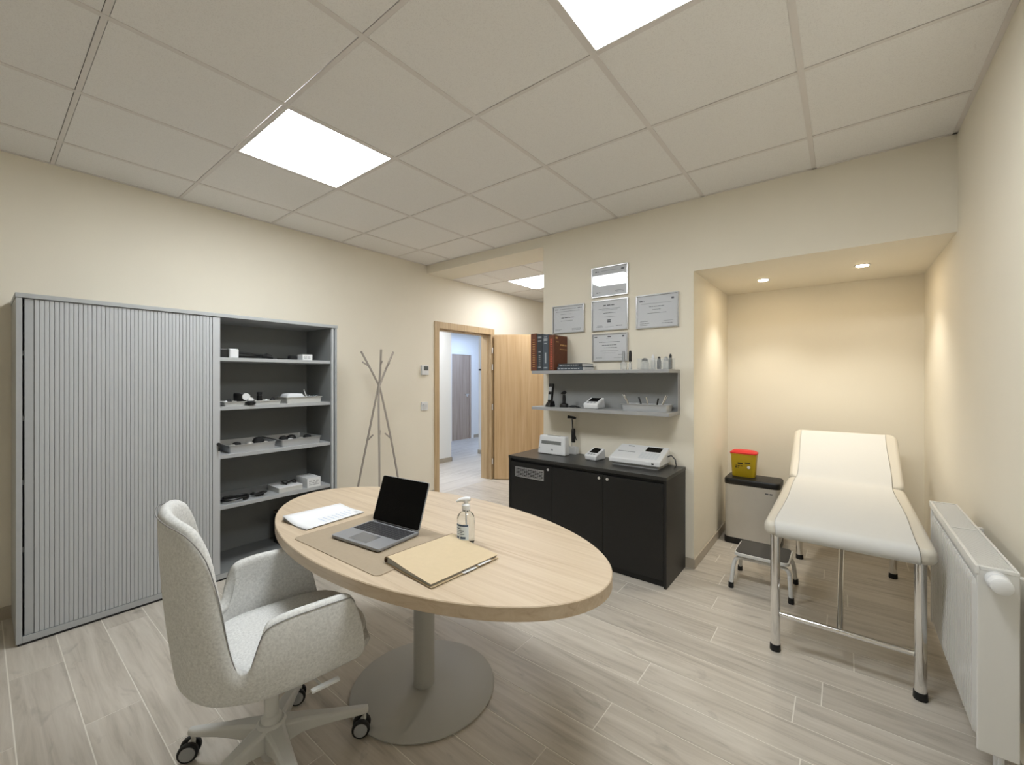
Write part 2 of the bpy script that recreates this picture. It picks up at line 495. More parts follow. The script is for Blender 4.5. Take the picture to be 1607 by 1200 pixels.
# baseboards ---------------------------------------------------------------------------------
BH = 0.072
struct('baseboard_left', MB().box(XL, XL + 0.011, YF, DY0 - 0.08, 0, BH).box(XL, XL + 0.011, DY1 + 0.08, YN, 0, BH), 'baseboard', bevel=0.001)
struct('baseboard_back', MB().box(BX0, BX1 + 0.011, YB - 0.011, YB, 0, BH), 'baseboard', bevel=0.001)
struct('baseboard_alcove_left', MB().box(BX1, BX1 + 0.011, YB, YA, 0, BH), 'baseboard', bevel=0.001)
struct('baseboard_alcove_back', MB().box(BX1 + 0.011, XR - 0.011, YA - 0.011, YA, 0, BH), 'baseboard', bevel=0.001)
struct('baseboard_right', MB().box(XR - 0.011, XR, YF, YA, 0, BH), 'baseboard', bevel=0.001)
struct('baseboard_niche', MB().box(BX0 - 0.011, BX0, YB - 0.011, YN, 0, BH), 'baseboard', bevel=0.001)
struct('baseboard_hall', MB().box(-5.19, -5.178, 2.0, 4.962, 0, BH).box(-5.33, -5.178, 4.95, 4.962, 0, BH).box(-5.332, XL - 0.15, 5.758, 5.77, 0, BH).box(-6.81, -6.798, 3.5, 6.4, 0, BH).box(-6.81, -6.798, 7.2, 8.1, 0, BH), 'baseboard')

# suspended ceiling -----------------------------------------------------------------------------
ceiling = struct('ceiling', MB().box(XL - 0.1, XR + 0.1, YF - 0.1, YB + 0.1, 2.90, 2.98), 'slab')
GX = [-0.14 - 0.657 * i for i in range(-0, 6)]
GX = sorted(GX)                      # -3.425 ... -0.14
GY = [0.29 + 0.633 * i for i in range(-2, 5)]
cols = [XL] + GX + [XR]
rows = [YF] + GY + [YB]
TW = 0.012                           # half of the tee's visible face
lights_at = {(-2.768, 0.923), (-0.797, 0.923)}
def tile_mesh(w, d):
    return MB().hexa([(-w+.003,-d+.003,-0.006),(w-.003,-d+.003,-0.006),(w-.003,d-.003,-0.006),(-w+.003,d-.003,-0.006),(-w,-d,0.012),(w,-d,0.012),(w,d,0.012),(-w,d,0.012)])
cache = {}
def add_tiles(root, cols, rows, z, skip):
    for i in range(len(cols) - 1):
        for j in range(len(rows) - 1):
            x0, x1, y0, y1 = cols[i], cols[i+1], rows[j], rows[j+1]
            if any(abs(x0 - a) < 0.02 and abs(y0 - b) < 0.02 for a, b in skip): continue
            w, d = (x1 - x0) / 2 - 0.009, (y1 - y0) / 2 - 0.009
            if min(w, d) < 0.01: continue
            key = (round(w, 3), round(d, 3))
            loc = Vector(((x0 + x1) / 2, (y0 + y1) / 2, z + 0.008)) - root.location
            if key in cache:
                share('ceiling_tile', cache[key], root, loc)
            else:
                o = obj('ceiling_tile', tile_mesh(w, d), 'tile', root, local=True)
                o.location = loc; cache[key] = o
def add_tees(root, cols, rows, z):
    for x in cols[1:-1]:
        obj('main_tee', MB().box(x - TW, x + TW, rows[0], rows[-1], z - 0.001, z + 0.004), 'tee', root)
    for y in rows[1:-1]:
        for a, b in zip(cols[:-1], cols[1:]):
            a2 = a + (TW if a != cols[0] else 0); b2 = b - (TW if b != cols[-1] else 0)
            obj('cross_tee', MB().box(a2, b2, y - TW * 0.8, y + TW * 0.8, z - 0.0004, z + 0.004), 'tee', root)
    for a in (MB().box(cols[0], cols[-1], rows[0], rows[0] + 0.02, z - 0.001, z + 0.004), MB().box(cols[0], cols[-1], rows[-1] - 0.02, rows[-1], z - 0.001, z + 0.004),
              MB().box(cols[0], cols[0] + 0.02, rows[0], rows[-1], z - 0.001, z + 0.004), MB().box(cols[-1] - 0.02, cols[-1], rows[0], rows[-1], z - 0.001, z + 0.004)):
        obj('edge_angle', a, 'tee', root)
add_tiles(ceiling, cols, rows, ZC, lights_at)
add_tees(ceiling, cols, rows, ZC)

# entry niche ceiling
nceil = struct('ceiling', MB().box(XL, BX0, YB + 0.38, YN, ZN + 0.15, ZN + 0.2), 'slab')
ncols = [XL, -3.34, -2.735, BX0]
nrows = [YB + 0.38, 4.13, 4.75, 5.37, YN]
add_tiles(nceil, ncols, nrows, ZN, {(-3.34, 4.13)})
add_tees(nceil, ncols, nrows, ZN)

def led_panel(x0, x1, y0, y1, z, label, material, group='square ceiling light panels'):
    t = thing('ceiling_light', label, 'ceiling light', ((x0 + x1) / 2, (y0 + y1) / 2, z), group=group)
    f = MB()
    a, b = 0.012, 0.020
    f.box(x0 + a, x1 - a, y0 + a, y0 + b, z - 0.001, z + 0.02).box(x0 + a, x1 - a, y1 - b, y1 - a, z - 0.001, z + 0.02)
    f.box(x0 + a, x0 + b, y0 + b, y1 - b, z - 0.001, z + 0.02).box(x1 - b, x1 - a, y0 + b, y1 - b, z - 0.001, z + 0.02)
    obj('frame', f, 'tee', t)
    obj('diffuser', MB().box(x0 + b, x1 - b, y0 + b, y1 - b, z + 0.002, z + 0.012), material, t)
    return t
led_panel(-2.768, -2.111, 0.923, 1.556, ZC, 'bright square ceiling panel over the grey cabinet end of the oval table', 'panel')
led_panel(-0.797, -0.14, 0.923, 1.556, ZC, 'bright square ceiling panel cut off by the top edge of the picture', 'panel')
led_panel(-3.34, -2.735, 4.13, 4.75, ZN, 'bright ceiling panel in the low entry niche by the open oak door', 'nichepanel')
led_panel(-4.95, -4.25, 3.2, 4.6, HZ - 0.012, 'unseen cool white fill panel added in the hall just outside the door', 'hallfill', 'added hall fill lights')  # added fill light, out of view, standing in for daylight in the hall
led_panel(-6.4, -5.7, 5.6, 7.2, HZ - 0.012, 'unseen cool blue fill panel added in the hall in front of the far door', 'farfill', 'added hall fill lights')  # second added fill, bluer, to light the far end of the hall

# door to the hall --------------------------------------------------------------------------------
fr = MB()
fx = XL + 0.012
fr.box(XL - 0.16, fx, DY0 - 0.075, DY0, 0, DZ + 0.08).box(XL - 0.16, fx, DY1, DY1 + 0.075, 0, DZ + 0.08).box(XL - 0.16, fx, DY0, DY1, DZ, DZ + 0.08)
frame = struct('door_1', fr, 'oakframe', bevel=0.002)
obj('door_stop', MB().box(XL - 0.16, XL - 0.045, DY0, DY0 + 0.014, 0, DZ).box(XL - 0.16, XL - 0.045, DY1 - 0.014, DY1, 0, DZ).box(XL - 0.16, XL - 0.045, DY0 + 0.014, DY1 - 0.014, DZ - 0.014, DZ), 'oakframe', frame)
la = math.radians(33)
leaf = MB().box(0.012, 0.945, -0.02, 0.02, 0.008, DZ - 0.004)
RL = Matrix.Translation(Vector((XL + 0.035, DY1 + 0.03, 0))) @ Matrix.Rotation(la, 4, 'Z')
leaf_o = obj('door_leaf', leaf.xform(RL), 'oakdoor', frame, bevel=0.002)
for hz in (0.25, 1.0, 1.55, 1.78):
    obj('hinge', MB().lathe([(0.009, hz - 0.04), (0.009, hz + 0.04)], XL + 0.028, DY1 + 0.012, 12), 'steel', frame)
hd = MB().disc_y(0.885, 1.03, 0.024, -0.03, -0.02).tube([(0.885, -0.028, 1.03), (0.885, -0.065, 1.03), (0.872, -0.07, 1.03), (0.76, -0.07, 1.03)], 0.009, 10)
obj('handle', hd.xform(RL), 'steel', leaf_o)

# far hall door
fd = struct('door_2', MB().box(-6.815, -6.79, 6.42, 6.5, 0, 2.02).box(-6.815, -6.79, 7.12, 7.2, 0, 2.02).box(-6.815, -6.79, 6.5, 7.12, 1.93, 2.02), 'hallwall', bevel=0.002)
fl = obj('door_leaf', MB().box(-6.815, -6.805, 6.5, 7.12, 0.006, 1.93), 'halldoor', fd)
obj('lining', MB().box(-6.808, -6.795, 7.06, 7.118, 0.0, 1.925), 'halldoor', fd)
obj('handle', MB().disc_x(7.0, 1.0, 0.028, -6.808, -6.80).tube([(-6.80, 7.0, 1.03), (-6.76, 7.0, 1.03), (-6.76, 6.90, 1.03)], 0.010, 10), 'steel', fl)
tag(obj('wall_hook', MB().disc_y(-5.22, 1.55, 0.022, 5.755, 5.77).tube([(-5.22, 5.757, 1.55), (-5.22, 5.70, 1.55), (-5.24, 5.69, 1.55)], 0.016, 12), 'black', smooth='auto'), 'small black fitting sticking out of the white hall wall beyond the door', 'wall hook')

# alcove downlights --------------------------------------------------------------------------------
for (x, y, lab) in ((-0.50, 3.90, 'small round recessed spotlight in the alcove soffit above the pedal bin'), (0.11, 3.82, 'small round recessed spotlight in the alcove soffit nearer the right wall')):
    t = thing('downlight', lab, 'spotlight', (x, y, ZA), group='alcove spotlights')
    obj('trim_ring', MB().lathe([(0.046, ZA - 0.0005), (0.044, ZA - 0.004), (0.036, ZA - 0.004)], x, y, 28), 'alu', t)
    obj('lens', MB().lathe([(0.034, ZA - 0.0062), (0.034, ZA - 0.0042)], x, y, 24), 'bulb', t)
    ld = bpy.data.lights.new('downlight_beam', 'SPOT')
    ld.energy = SPOT_WATTS; ld.color = (1.0, 0.96, 0.87); ld.spot_size = math.radians(105); ld.spot_blend = 0.75; ld.shadow_soft_size = 0.03
    lo = bpy.data.objects.new('downlight_beam', ld); COL.objects.link(lo)
    lo.parent = t; lo.location = (0, 0, -0.012)

# ================================================================== LARGE THINGS
# tambour cabinet ---------------------------------------------------------------------------------
CX0, CX1, CY0, CY1, CZ = -3.822, -3.372, 0.128, 1.893, 1.845
t = thing('tambour_cabinet', 'tall grey office cabinet with ribbed roller shutter half open on shelves', 'cabinet', ((CX0 + CX1) / 2, (CY0 + CY1) / 2, 0))
obj('side_panel', MB().box(CX0, CX1, CY0, CY0 + 0.022, 0.012, CZ - 0.025), 'cab', t, bevel=0.0015)
obj('side_panel', MB().box(CX0, CX1, CY1 - 0.016, CY1, 0.012, CZ - 0.025), 'cab', t, bevel=0.0015)
obj('top_panel', MB().box(CX0, CX1 + 0.004, CY0 - 0.003, CY1 + 0.003, CZ - 0.024, CZ), 'cab', t, bevel=0.002)
obj('front_rail', MB().box(CX1 - 0.0015, CX1 + 0.002, CY0 + 0.0225, CY1 - 0.0165, 0.014, 0.0465), 'cab', t)
obj('bottom_panel', MB().box(CX0, CX1 - 0.002, CY0 + 0.0225, CY1 - 0.0165, 0.014, 0.046), 'cabin', t, bevel=0.0015)  # shade of the lowest compartment put into the colour: darker inside grey
obj('plinth', MB().box(CX0 + 0.02, CX1 - 0.006, CY0 + 0.006, CY1 - 0.006, 0.0, 0.0135), 'black', t)
obj('back_panel', MB().box(CX0 + 0.001, CX0 + 0.010, CY0 + 0.0225, CY1 - 0.0165, 0.0465, CZ - 0.0245), 'cabin', t)
for z in (1.545, 1.20, 0.862, 0.507):
    obj('shelf', MB().box(CX0 + 0.0105, CX1 - 0.028, CY0 + 0.0225, CY1 - 0.045, z - 0.026, z), 'cab', t, bevel=0.0015)
obj('inner_side', MB().box(CX0 + 0.0105, CX1 - 0.028, CY1 - 0.044, CY1 - 0.040, 0.047, CZ - 0.025), 'cabin', t)
obj('shutter_end_strip', MB().box(CX1 - 0.020, CX1 - 0.004, CY1 - 0.046, CY1 - 0.028, 0.047, CZ - 0.027), 'cabslat', t, bevel=0.002)
td = obj('tambour_door', MB().box(CX1 - 0.018, CX1 - 0.010, CY0 + 0.030, CY0 + 0.062, 0.047, CZ - 0.027), 'cab', t, bevel=0.001)
first = None
SP = 0.0183
ns = 44
ys = CY0 + 0.0635
for i in range(ns):
    yc = ys + (i + 0.5) * SP
    if first is None:
        h = SP / 2
        prof = [(-0.007, -h + 0.0003), (0.0, -h + 0.0003), (0.0030, -h + 0.0020), (0.0034, 0.0), (0.0030, h - 0.0020), (0.0, h - 0.0003), (-0.007, h - 0.0003)]
        m = MB(); z0, z1 = 0.047, CZ - 0.027
        m.loft([[(x, y, z0) for x, y in prof], [(x, y, z1) for x, y in prof]])
        first = obj('slat', m, 'cabslat', td, local=True)
        first.location = Vector((CX1 - 0.010, yc, 0)) - t.location
    else:
        share('slat', first, td, Vector((CX1 - 0.010, yc, 0)) - t.location)
hy = ys + ns * SP
obj('pull_strip', MB().box(CX1 - 0.018, CX1 - 0.004, hy + 0.0005, 1.041, 0.047, CZ - 0.027), 'cabslat', td, bevel=0.002)
obj('lock', MB().disc_x(1.030, 0.945, 0.011, CX1 - 0.004, CX1 + 0.006).tube([(CX1 + 0.004, 1.030, 0.945), (CX1 + 0.012, 1.030, 0.925), (CX1 + 0.012, 1.030, 0.90)], 0.006, 8), 'black', t)

# oval table -------------------------------------------------------------------------------------------
TZ = 0.735
TCX, TCY = -1.51, 1.232
t = thing('oval_table', 'oval pale oak table on a grey round pedestal foot', 'table', (TCX, TCY, 0))
n = 96
ring = lambda s, z: [(TCX + (0.918 - s) * math.cos(2 * PI * k / n), TCY + (0.475 - s) * math.sin(2 * PI * k / n), z) for k in range(n)]
m = MB(); m.loft([ring(0.004, TZ - 0.046), ring(0.0, TZ - 0.043), ring(0.0, TZ - 0.003), ring(0.003, TZ)])
obj('table_top', m, 'oaktop', t)
obj('column', MB().lathe([(0.0465, 0.014), (0.0465, TZ - 0.052)], TCX + 0.01, TCY + 0.03, 36), 'pedestal', t, smooth='auto')
obj('collar', MB().lathe([(0.044, 0.0125), (0.044, 0.0138)], TCX + 0.01, TCY + 0.03, 36), 'black', t)
obj('top_plate', MB().lathe([(0.14, TZ - 0.052), (0.14, TZ - 0.0462)], TCX + 0.01, TCY + 0.03, 36), 'pedestal', t)
obj('foot_disc', MB().lathe([(0.312, 0.003), (0.318, 0.005), (0.318, 0.009), (0.312, 0.0122), (0.10, 0.0123)], TCX + 0.01, TCY + 0.03, 72), 'pedestal', t, smooth='auto')
obj('glide_ring', MB().lathe([(0.306, 0.0), (0.306, 0.003)], TCX + 0.01, TCY + 0.03, 60), 'black', t)

# felt armchair on castors -------------------------------------------------------------------------------
CH = Vector((-1.61, 0.655, 0)); CR = math.radians(-10)
t = thing('office_chair', 'light grey felt swivel armchair with pale plastic star base at the oval table', 'chair', CH, CR)
half = [ # belt x, belt y, top x, top y, top z
    (0.262, 0.235, 0.284, 0.186, 0.655), (0.266, 0.215, 0.287, 0.172, 0.676), (0.272, 0.150, 0.290, 0.115, 0.681), (0.276, 0.06, 0.293, 0.045, 0.683),
    (0.276, 0.0, 0.292, -0.012, 0.682), (0.272, -0.045, 0.288, -0.075, 0.668), (0.265, -0.092, 0.280, -0.098, 0.615), (0.252, -0.125, 0.264, -0.116, 0.545),
    (0.236, -0.155, 0.246, -0.138, 0.540), (0.217, -0.185, 0.234, -0.160, 0.62), (0.198, -0.208, 0.229, -0.182, 0.76), (0.170, -0.230, 0.227, -0.214, 0.892), (0.130, -0.250, 0.205, -0.258, 0.966),
    (0.07, -0.268, 0.125, -0.300, 0.990), (0.0, -0.274, 0.0, -0.316, 0.994)]
full = half + [(-a, b, -c, d, e) for a, b, c, d, e in reversed(half[:-1])]
fine = smooth_pts(full, 3)
rows_ = []
NR = 9
for sc_, z in ((0.62, 0.397), (0.84, 0.408), (0.945, 0.427), (0.985, 0.444)):
    rows_.append([(bx * sc_, by * sc_ + (1 - sc_) * 0.02, z) for bx, by, *_ in fine])
for r in range(NR + 1):
    f = r / NR
    row = []
    for bx, by, tx, ty, tz in fine:
        z = 0.462 + (tz - 0.462) * f
        bul = math.sin(f * PI) * 0.012
        x = bx + (tx - bx) * f; y = by + (ty - by) * f
        d = math.hypot(x, y + 0.02) or 1
        row.append((x + x / d * bul, y + (y + 0.02) / d * bul * 0.7, z))
    rows_.append(row)
obj('shell', MB().grid(rows_), 'felt', t, local=True, solid=0.040, solid_off=-1, subsurf=1, smooth=True)
out = [(tx * 1.006, ty * 1.006 - (0.001 if abs(tx) < 0.2 else 0), tz - 0.012) for bx, by, tx, ty, tz in fine]
obj('piping', MB().tube(out, 0.0016, 6), 'piping', t, local=True, smooth=True)
loop = [(bx, by) for bx, by, *_ in fine] + [(-0.235, 0.280), (-0.12, 0.305), (0.0, 0.310), (0.12, 0.305), (0.235, 0.280)]
m = MB()
m.loft([[(x * s, y * s + (1 - s) * 0.02, z) for x, y in loop] for s, z in ((0.30, 0.396), (0.60, 0.402), (0.81, 0.416), (0.92, 0.437), (0.955, 0.462), (0.94, 0.470))])
obj('seat_pan', m, 'felt', t, local=True, smooth=True)
sl = [(0.222 * abs(math.cos(a)) ** 0.55 * (1 if math.cos(a) >= 0 else -1), 0.062 + 0.240 * abs(math.sin(a)) ** 0.6 * (1 if math.sin(a) >= 0 else -1)) for a in [2 * PI * k / 48 for k in range(48)]]
m = MB()
m.loft([[(x * s, 0.062 + (y - 0.062) * s, z) for x, y in sl] for s, z in ((0.97, 0.455), (1.0, 0.470), (0.99, 0.484), (0.93, 0.494), (0.6, 0.500), (0.2, 0.501))])
obj('seat_cushion', m, 'felt', t, local=True, smooth=True)
obj('mechanism', MB().lathe([(0.045, 0.352), (0.085, 0.368), (0.09, 0.3925)], 0, 0.0, 24), 'chairplastic', t, local=True, smooth='auto')
obj('gas_column', MB().lathe([(0.030, 0.05), (0.033, 0.06), (0.033, 0.19), (0.030, 0.195), (0.024, 0.2), (0.024, 0.355)], 0, 0, 24), 'chairplastic', t, local=True, smooth='auto')
obj('lever', MB().hexa([(0.262,0.055,0.396),(0.280,0.055,0.396),(0.278,0.142,0.396),(0.260,0.142,0.396),(0.262,0.055,0.403),(0.280,0.055,0.403),(0.278,0.142,0.403),(0.260,0.142,0.403)]).tube([(0.07, 0.07, 0.385), (0.2, 0.085, 0.388), (0.268, 0.09, 0.398)], 0.004, 8), 'chairplastic', t, local=True)
m = MB(); m.lathe([(0.040, 0.085), (0.052, 0.10), (0.052, 0.165), (0.040, 0.178)], 0, 0, 30)
obj('hub', m, 'chairplastic', t, local=True, smooth='auto')
R0 = 0.318
for i in range(5):
    a = math.radians(66 + 72 * i) - CR
    rot = Matrix.Rotation(a, 4, 'Z')
    sec = []
    for x, w, z0, z1 in ((0.035, 0.034, 0.098, 0.172), (0.10, 0.027, 0.112, 0.160), (0.20, 0.021, 0.104, 0.136), (R0 - 0.01, 0.017, 0.088, 0.112), (R0 + 0.014, 0.012, 0.088, 0.108)):
        sec.append([(x, -w, z0), (x, w, z0), (x, w, z1 - 0.006), (x, w * 0.6, z1), (x, -w * 0.6, z1), (x, -w, z1 - 0.006)])
    m = MB(); m.loft(sec)
    arm = obj('base_arm', m.xform(rot), 'chairplastic', t, local=True, bevel=0.004)
    # castor: fork stem, two tyres, two hub caps
    yaw = math.radians(-112 + random.uniform(-14, 14))
    rc = Matrix.Translation(Vector((R0 * math.cos(a), R0 * math.sin(a), 0))) @ Matrix.Rotation(yaw, 4, 'Z')
    obj('castor_fork', MB().tube([(0, 0, 0.095), (0, 0, 0.058)], 0.007, 10).extrude_y([(-0.004, 0.03), (0.018, 0.03), (0.022, 0.05), (0.012, 0.064), (-0.006, 0.062)], -0.008, 0.008).xform(rc), 'chairplastic', t, local=True)
    for s in (-1, 1):
        w = MB(); w.disc_y(0.012, 0.034, 0.034, *sorted((s * 0.0085, s * 0.025)), seg=28)
        wh = obj('castor_wheel', w.xform(rc), 'rubber', t, local=True, bevel=0.004)
        w = MB(); w.disc_y(0.012, 0.034, 0.025, *sorted((s * 0.025, s * 0.0275)), seg=24)
        obj('wheel_cap', w.xform(rc), 'greyplastic', wh, local=True)

# sideboard --------------------------------------------------------------------------------------------------
SX0, SX1, SY0, SZ = -2.246, -0.915, 2.815, 0.742
t = thing('sideboard', 'low black three-door sideboard under the grey wall shelf', 'sideboard', ((SX0 + SX1) / 2, 3.03, 0))
YS = YB - 0.013
obj('side_panel', MB().box(SX0, SX0 + 0.018, SY0 + 0.004, YS, 0.0, SZ - 0.024), 'darkwood', t, bevel=0.001)
obj('side_panel', MB().box(SX1 - 0.018, SX1, SY0 + 0.004, YS, 0.0, SZ - 0.024), 'darkwood', t, bevel=0.001)
obj('top_board', MB().box(SX0 - 0.002, SX1 + 0.002, SY0, YS, SZ - 0.0235, SZ), 'darktop', t, bevel=0.0015)
obj('carcass', MB().box(SX0 + 0.0185, SX1 - 0.0185, SY0 + 0.026, YS - 0.002, 0.045, SZ - 0.0245), 'black', t)
obj('plinth', MB().box(SX0 + 0.0185, SX1 - 0.0185, SY0 + 0.03, YS - 0.01, 0.0, 0.044), 'black', t)
edges = [SX0 + 0.019, -1.811, -1.373, SX1 - 0.019]
for i in range(3):
    d = obj('door', MB().box(edges[i] + 0.0015, edges[i+1] - 0.0015, SY0 + 0.006, SY0 + 0.0255, 0.048, SZ - 0.050), 'darkwood', t, bevel=0.0012)
    lx = (-1.848, -1.403, -1.338)[i]
    obj('lock', MB().disc_y(lx, 0.668, 0.010, SY0 + 0.001, SY0 + 0.0058, 16), 'steel', d)
    if i == 0:
        g = MB()
        x0, x1, z0, z1 = -2.176, -1.888, 0.572, 0.655
        y = SY0
        g.box(x0, x1, y, y + 0.0058, z0, z0 + 0.008).box(x0, x1, y, y + 0.0058, z1 - 0.008, z1).box(x0, x0 + 0.008, y, y + 0.0058, z0 + 0.008, z1 - 0.008).box(x1 - 0.008, x1, y, y + 0.0058, z0 + 0.008, z1 - 0.008)
        vent = obj('vent_frame', g, 'alu', d)
        g = MB()
        for a in range(25):
            for b in range(6):
                cx, cz = x0 + 0.013 + a * 0.0109, z0 + 0.013 + b * 0.0112
                g.hexa([(cx-.0042,y+.003,cz-.002),(cx+.0042,y+.003,cz-.002),(cx+.0042,y+.0056,cz-.002),(cx-.0042,y+.0056,cz-.002),(cx-.0042,y+.003,cz+.002+.004*(a%2)),(cx+.0042,y+.003,cz+.002+.004*((a+1)%2)),(cx+.0042,y+.0056,cz+.002+.004*((a+1)%2)),(cx-.0042,y+.0056,cz+.002+.004*(a%2))])
        gr = obj('vent_grille', g, 'alu', d); gr['kind'] = 'stuff'

# wall shelf -----------------------------------------------------------------------------------------------------
HX0, HX1, HY0 = -2.14, -0.957, 3.005
ZU, ZLW = 1.463, 1.152
t = thing('wall_shelf', 'grey two-tier wall shelf with back panel above the black sideboard', 'shelf', ((HX0 + HX1) / 2, 3.13, ZLW - 0.026))
obj('shelf_board', MB().box(HX0, HX1, HY0, YB - 0.001, ZU - 0.026, ZU), 'shelf', t, bevel=0.0012)
obj('shelf_board', MB().box(HX0, HX1, HY0, YB - 0.001, ZLW - 0.026, ZLW), 'shelf', t, bevel=0.0012)
obj('back_panel', MB().box(HX0 + 0.022, HX1, YB - 0.019, YB - 0.001, ZLW + 0.0005, ZU - 0.0265), 'shelfback', t)
obj('end_panel', MB().box(HX1 - 0.004, HX1, YB - 0.05, YB - 0.0195, ZLW + 0.0005, ZU - 0.0265), 'shelf', t)

# exam couch ------------------------------------------------------------------------------------------------------
ex0, ex1, ey0, ey1, ez = -0.306, 0.308, 2.385, 3.60, 0.70
t = thing('exam_couch', 'cream padded examination couch on chrome legs with raised headrest', 'exam couch', (0, 3.0, 0))
obj('seat_pad', MB().prism(rrect(ex0, ex1, ey0, ey1, 0.045, 6), ez - 0.068, ez), 'vinyl', t, bevel=0.026, seg=5, smooth=True)
ha = math.radians(30)
HR = Matrix.Translation(Vector((0, ey1 + 0.004, ez - 0.006))) @ Matrix.Rotation(ha, 4, 'X')
obj('head_pad', MB().prism(rrect(ex0 + 0.0, ex1 + 0.005, 0.0, 0.60, 0.05, 6), -0.062, 0.0).xform(HR), 'vinyl', t, bevel=0.026, seg=5, smooth=True)
legs = [(-0.272, 2.545), (0.268, 2.545), (-0.262, 3.95), (0.280, 3.97)]
for x, y in legs:
    lg = obj('leg', MB().lathe([(0.0215, 0.02), (0.0215, 0.628)], x, y, 24), 'chrome', t, smooth='auto')
    obj('rubber_foot', MB().lathe([(0.0235, 0.0), (0.025, 0.004), (0.0235, 0.034)], x, y, 24), 'rubber', lg, smooth='auto')
obj('cross_bar', MB().tube([(-0.252, 2.545, 0.192), (0.248, 2.545, 0.192)], 0.013, 16), 'chrome', t, smooth='auto')
obj('cross_bar', MB().tube([(-0.242, 3.95, 0.192), (0.26, 3.97, 0.192)], 0.013, 16), 'chrome', t, smooth='auto')
obj('brace', MB().tube([(-0.01, 2.552, 0.196), (0.0, 3.20, 0.615)], 0.013, 16), 'chrome', t, smooth='auto')
obj('under_frame', MB().tube([(-0.272, 2.545, 0.612), (-0.262, 3.95, 0.612)], 0.0125, 12).tube([(0.268, 2.545, 0.612), (0.280, 3.97, 0.612)], 0.0125, 12).tube([(-0.272, 2.56, 0.612), (0.268, 2.56, 0.612)], 0.0125, 12).tube([(-0.262, 3.95, 0.612), (0.28, 3.97, 0.612)], 0.0125, 12).tube([(-0.27, 3.2, 0.612), (0.27, 3.2, 0.612)], 0.0125, 12), 'chrome', t, smooth='auto')
obj('head_strut', MB().tube([(-0.20, 3.95, 0.612), (-0.20, 4.0, 0.84)], 0.010, 10), 'chrome', t, smooth='auto')
obj('head_strut', MB().tube([(0.22, 3.965, 0.612), (0.22, 4.0, 0.84)], 0.010, 10), 'chrome', t, smooth='auto')
# paper sheet over the couch
path = [(2.43, 0.6295), (2.405, 0.6290), (2.388, 0.634), (2.378, 0.647), (2.3745, 0.666), (2.378, 0.684), (2.389, 0.698), (2.405, 0.7045), (2.43, 0.7050)]
path += [(2.43 + (3.56 - 2.43) * k / 12, 0.7045) for k in range(1, 13)] + [(3.60, 0.703)]
path += [tuple((HR @ Vector((0, 0.03 + 0.53 * k / 8, 0.004)))[1:]) for k in range(0, 9)]
path += [tuple((HR @ Vector((0, 0.588, -0.004)))[1:]), tuple((HR @ Vector((0, 0.6035, -0.03)))[1:]), tuple((HR @ Vector((0, 0.603, -0.05)))[1:])]
rows_ = []
for i, (y, z) in enumerate(path):
    rows_.append([(-0.258 + 0.51 * k / 14 + 0.004 * math.sin(i * 0.6), y, z + 0.0012 * abs(math.sin(k * 1.7 + i * 0.9))) for k in range(15)])
tag(obj('paper_sheet', MB().grid(rows_), 'tissue', solid=0.0012, solid_off=1, subsurf=1, smooth=True), 'long white paper sheet spread over the cream examination couch', 'paper sheet')

# radiator ---------------------------------------------------------------------------------------------------------
rx0, rx1, ry0, ry1, rz0, rz1 = 0.335, 0.430, 1.98, 2.885, 0.21, 0.80
t = thing('radiator', 'white ribbed panel radiator with round valve knob on the right wall', 'radiator', ((rx0 + rx1) / 2, (ry0 + ry1) / 2, rz0))
fp = obj('front_panel', MB().box(rx0 + 0.012, rx0 + 0.022, ry0 + 0.012, ry1 - 0.012, rz0 + 0.012, rz1 - 0.02), 'whitepaint', t, bevel=0.004)
first = None
npitch = int((ry1 - ry0 - 0.10) / 0.0333)
for i in range(npitch):
    y = ry0 + 0.055 + i * 0.0333
    if first is None:
        m = MB()
        prof = [(0.010, -0.0135), (-0.004, -0.0105), (-0.004, 0.0105), (0.010, 0.0135)]
        m.loft([[(x * .4, yy * 0.7, rz0 + 0.03) for x, yy in prof], [(x, yy, rz0 + 0.05) for x, yy in prof], [(x, yy, rz1 - 0.075) for x, yy in prof], [(x * .4, yy * 0.7, rz1 - 0.055) for x, yy in prof]])
        first = obj('rib', m, 'whitepaint', fp, local=True)
        first.location = Vector((rx0 + 0.004, y, 0)) - t.location
    else:
        share('rib', first, fp, Vector((rx0 + 0.004, y, 0)) - t.location)
obj('rear_panel', MB().box(rx1 - 0.016, rx1 - 0.004, ry0 + 0.012, ry1 - 0.012, rz0 + 0.012, rz1 - 0.02), 'whitepaint', t, bevel=0.004)
obj('fins', MB().box(rx0 + 0.03, rx1 - 0.03, ry0 + 0.03, ry1 - 0.03, rz0 + 0.05, rz1 - 0.13), 'whitepaint', t)
obj('side_cover', MB().box(rx0 + 0.004, rx1, ry0, ry0 + 0.010, rz0, rz1 - 0.008), 'whitepaint', t, bevel=0.003)
obj('side_cover', MB().box(rx0 + 0.004, rx1, ry1 - 0.010, ry1, rz0, rz1 - 0.008), 'whitepaint', t, bevel=0.003)
g = MB()
g.box(rx0, rx0 + 0.010, ry0 - 0.001, ry1 + 0.001, rz1 - 0.026, rz1).box(rx1 - 0.008, rx1, ry0 - 0.001, ry1 + 0.001, rz1 - 0.012, rz1)
g.box(rx0 + 0.010, rx1 - 0.008, ry0 - 0.001, ry0 + 0.012, rz1 - 0.012, rz1).box(rx0 + 0.010, rx1 - 0.008, ry1 - 0.012, ry1 + 0.001, rz1 - 0.012, rz1)
ym = ry0 + 0.46
g.box(rx0 + 0.010, rx1 - 0.008, ym - 0.006, ym + 0.006, rz1 - 0.010, rz1)
gf = obj('top_grille', g, 'whitepaint', t, bevel=0.0015)
g = MB()
y = ry0 + 0.016
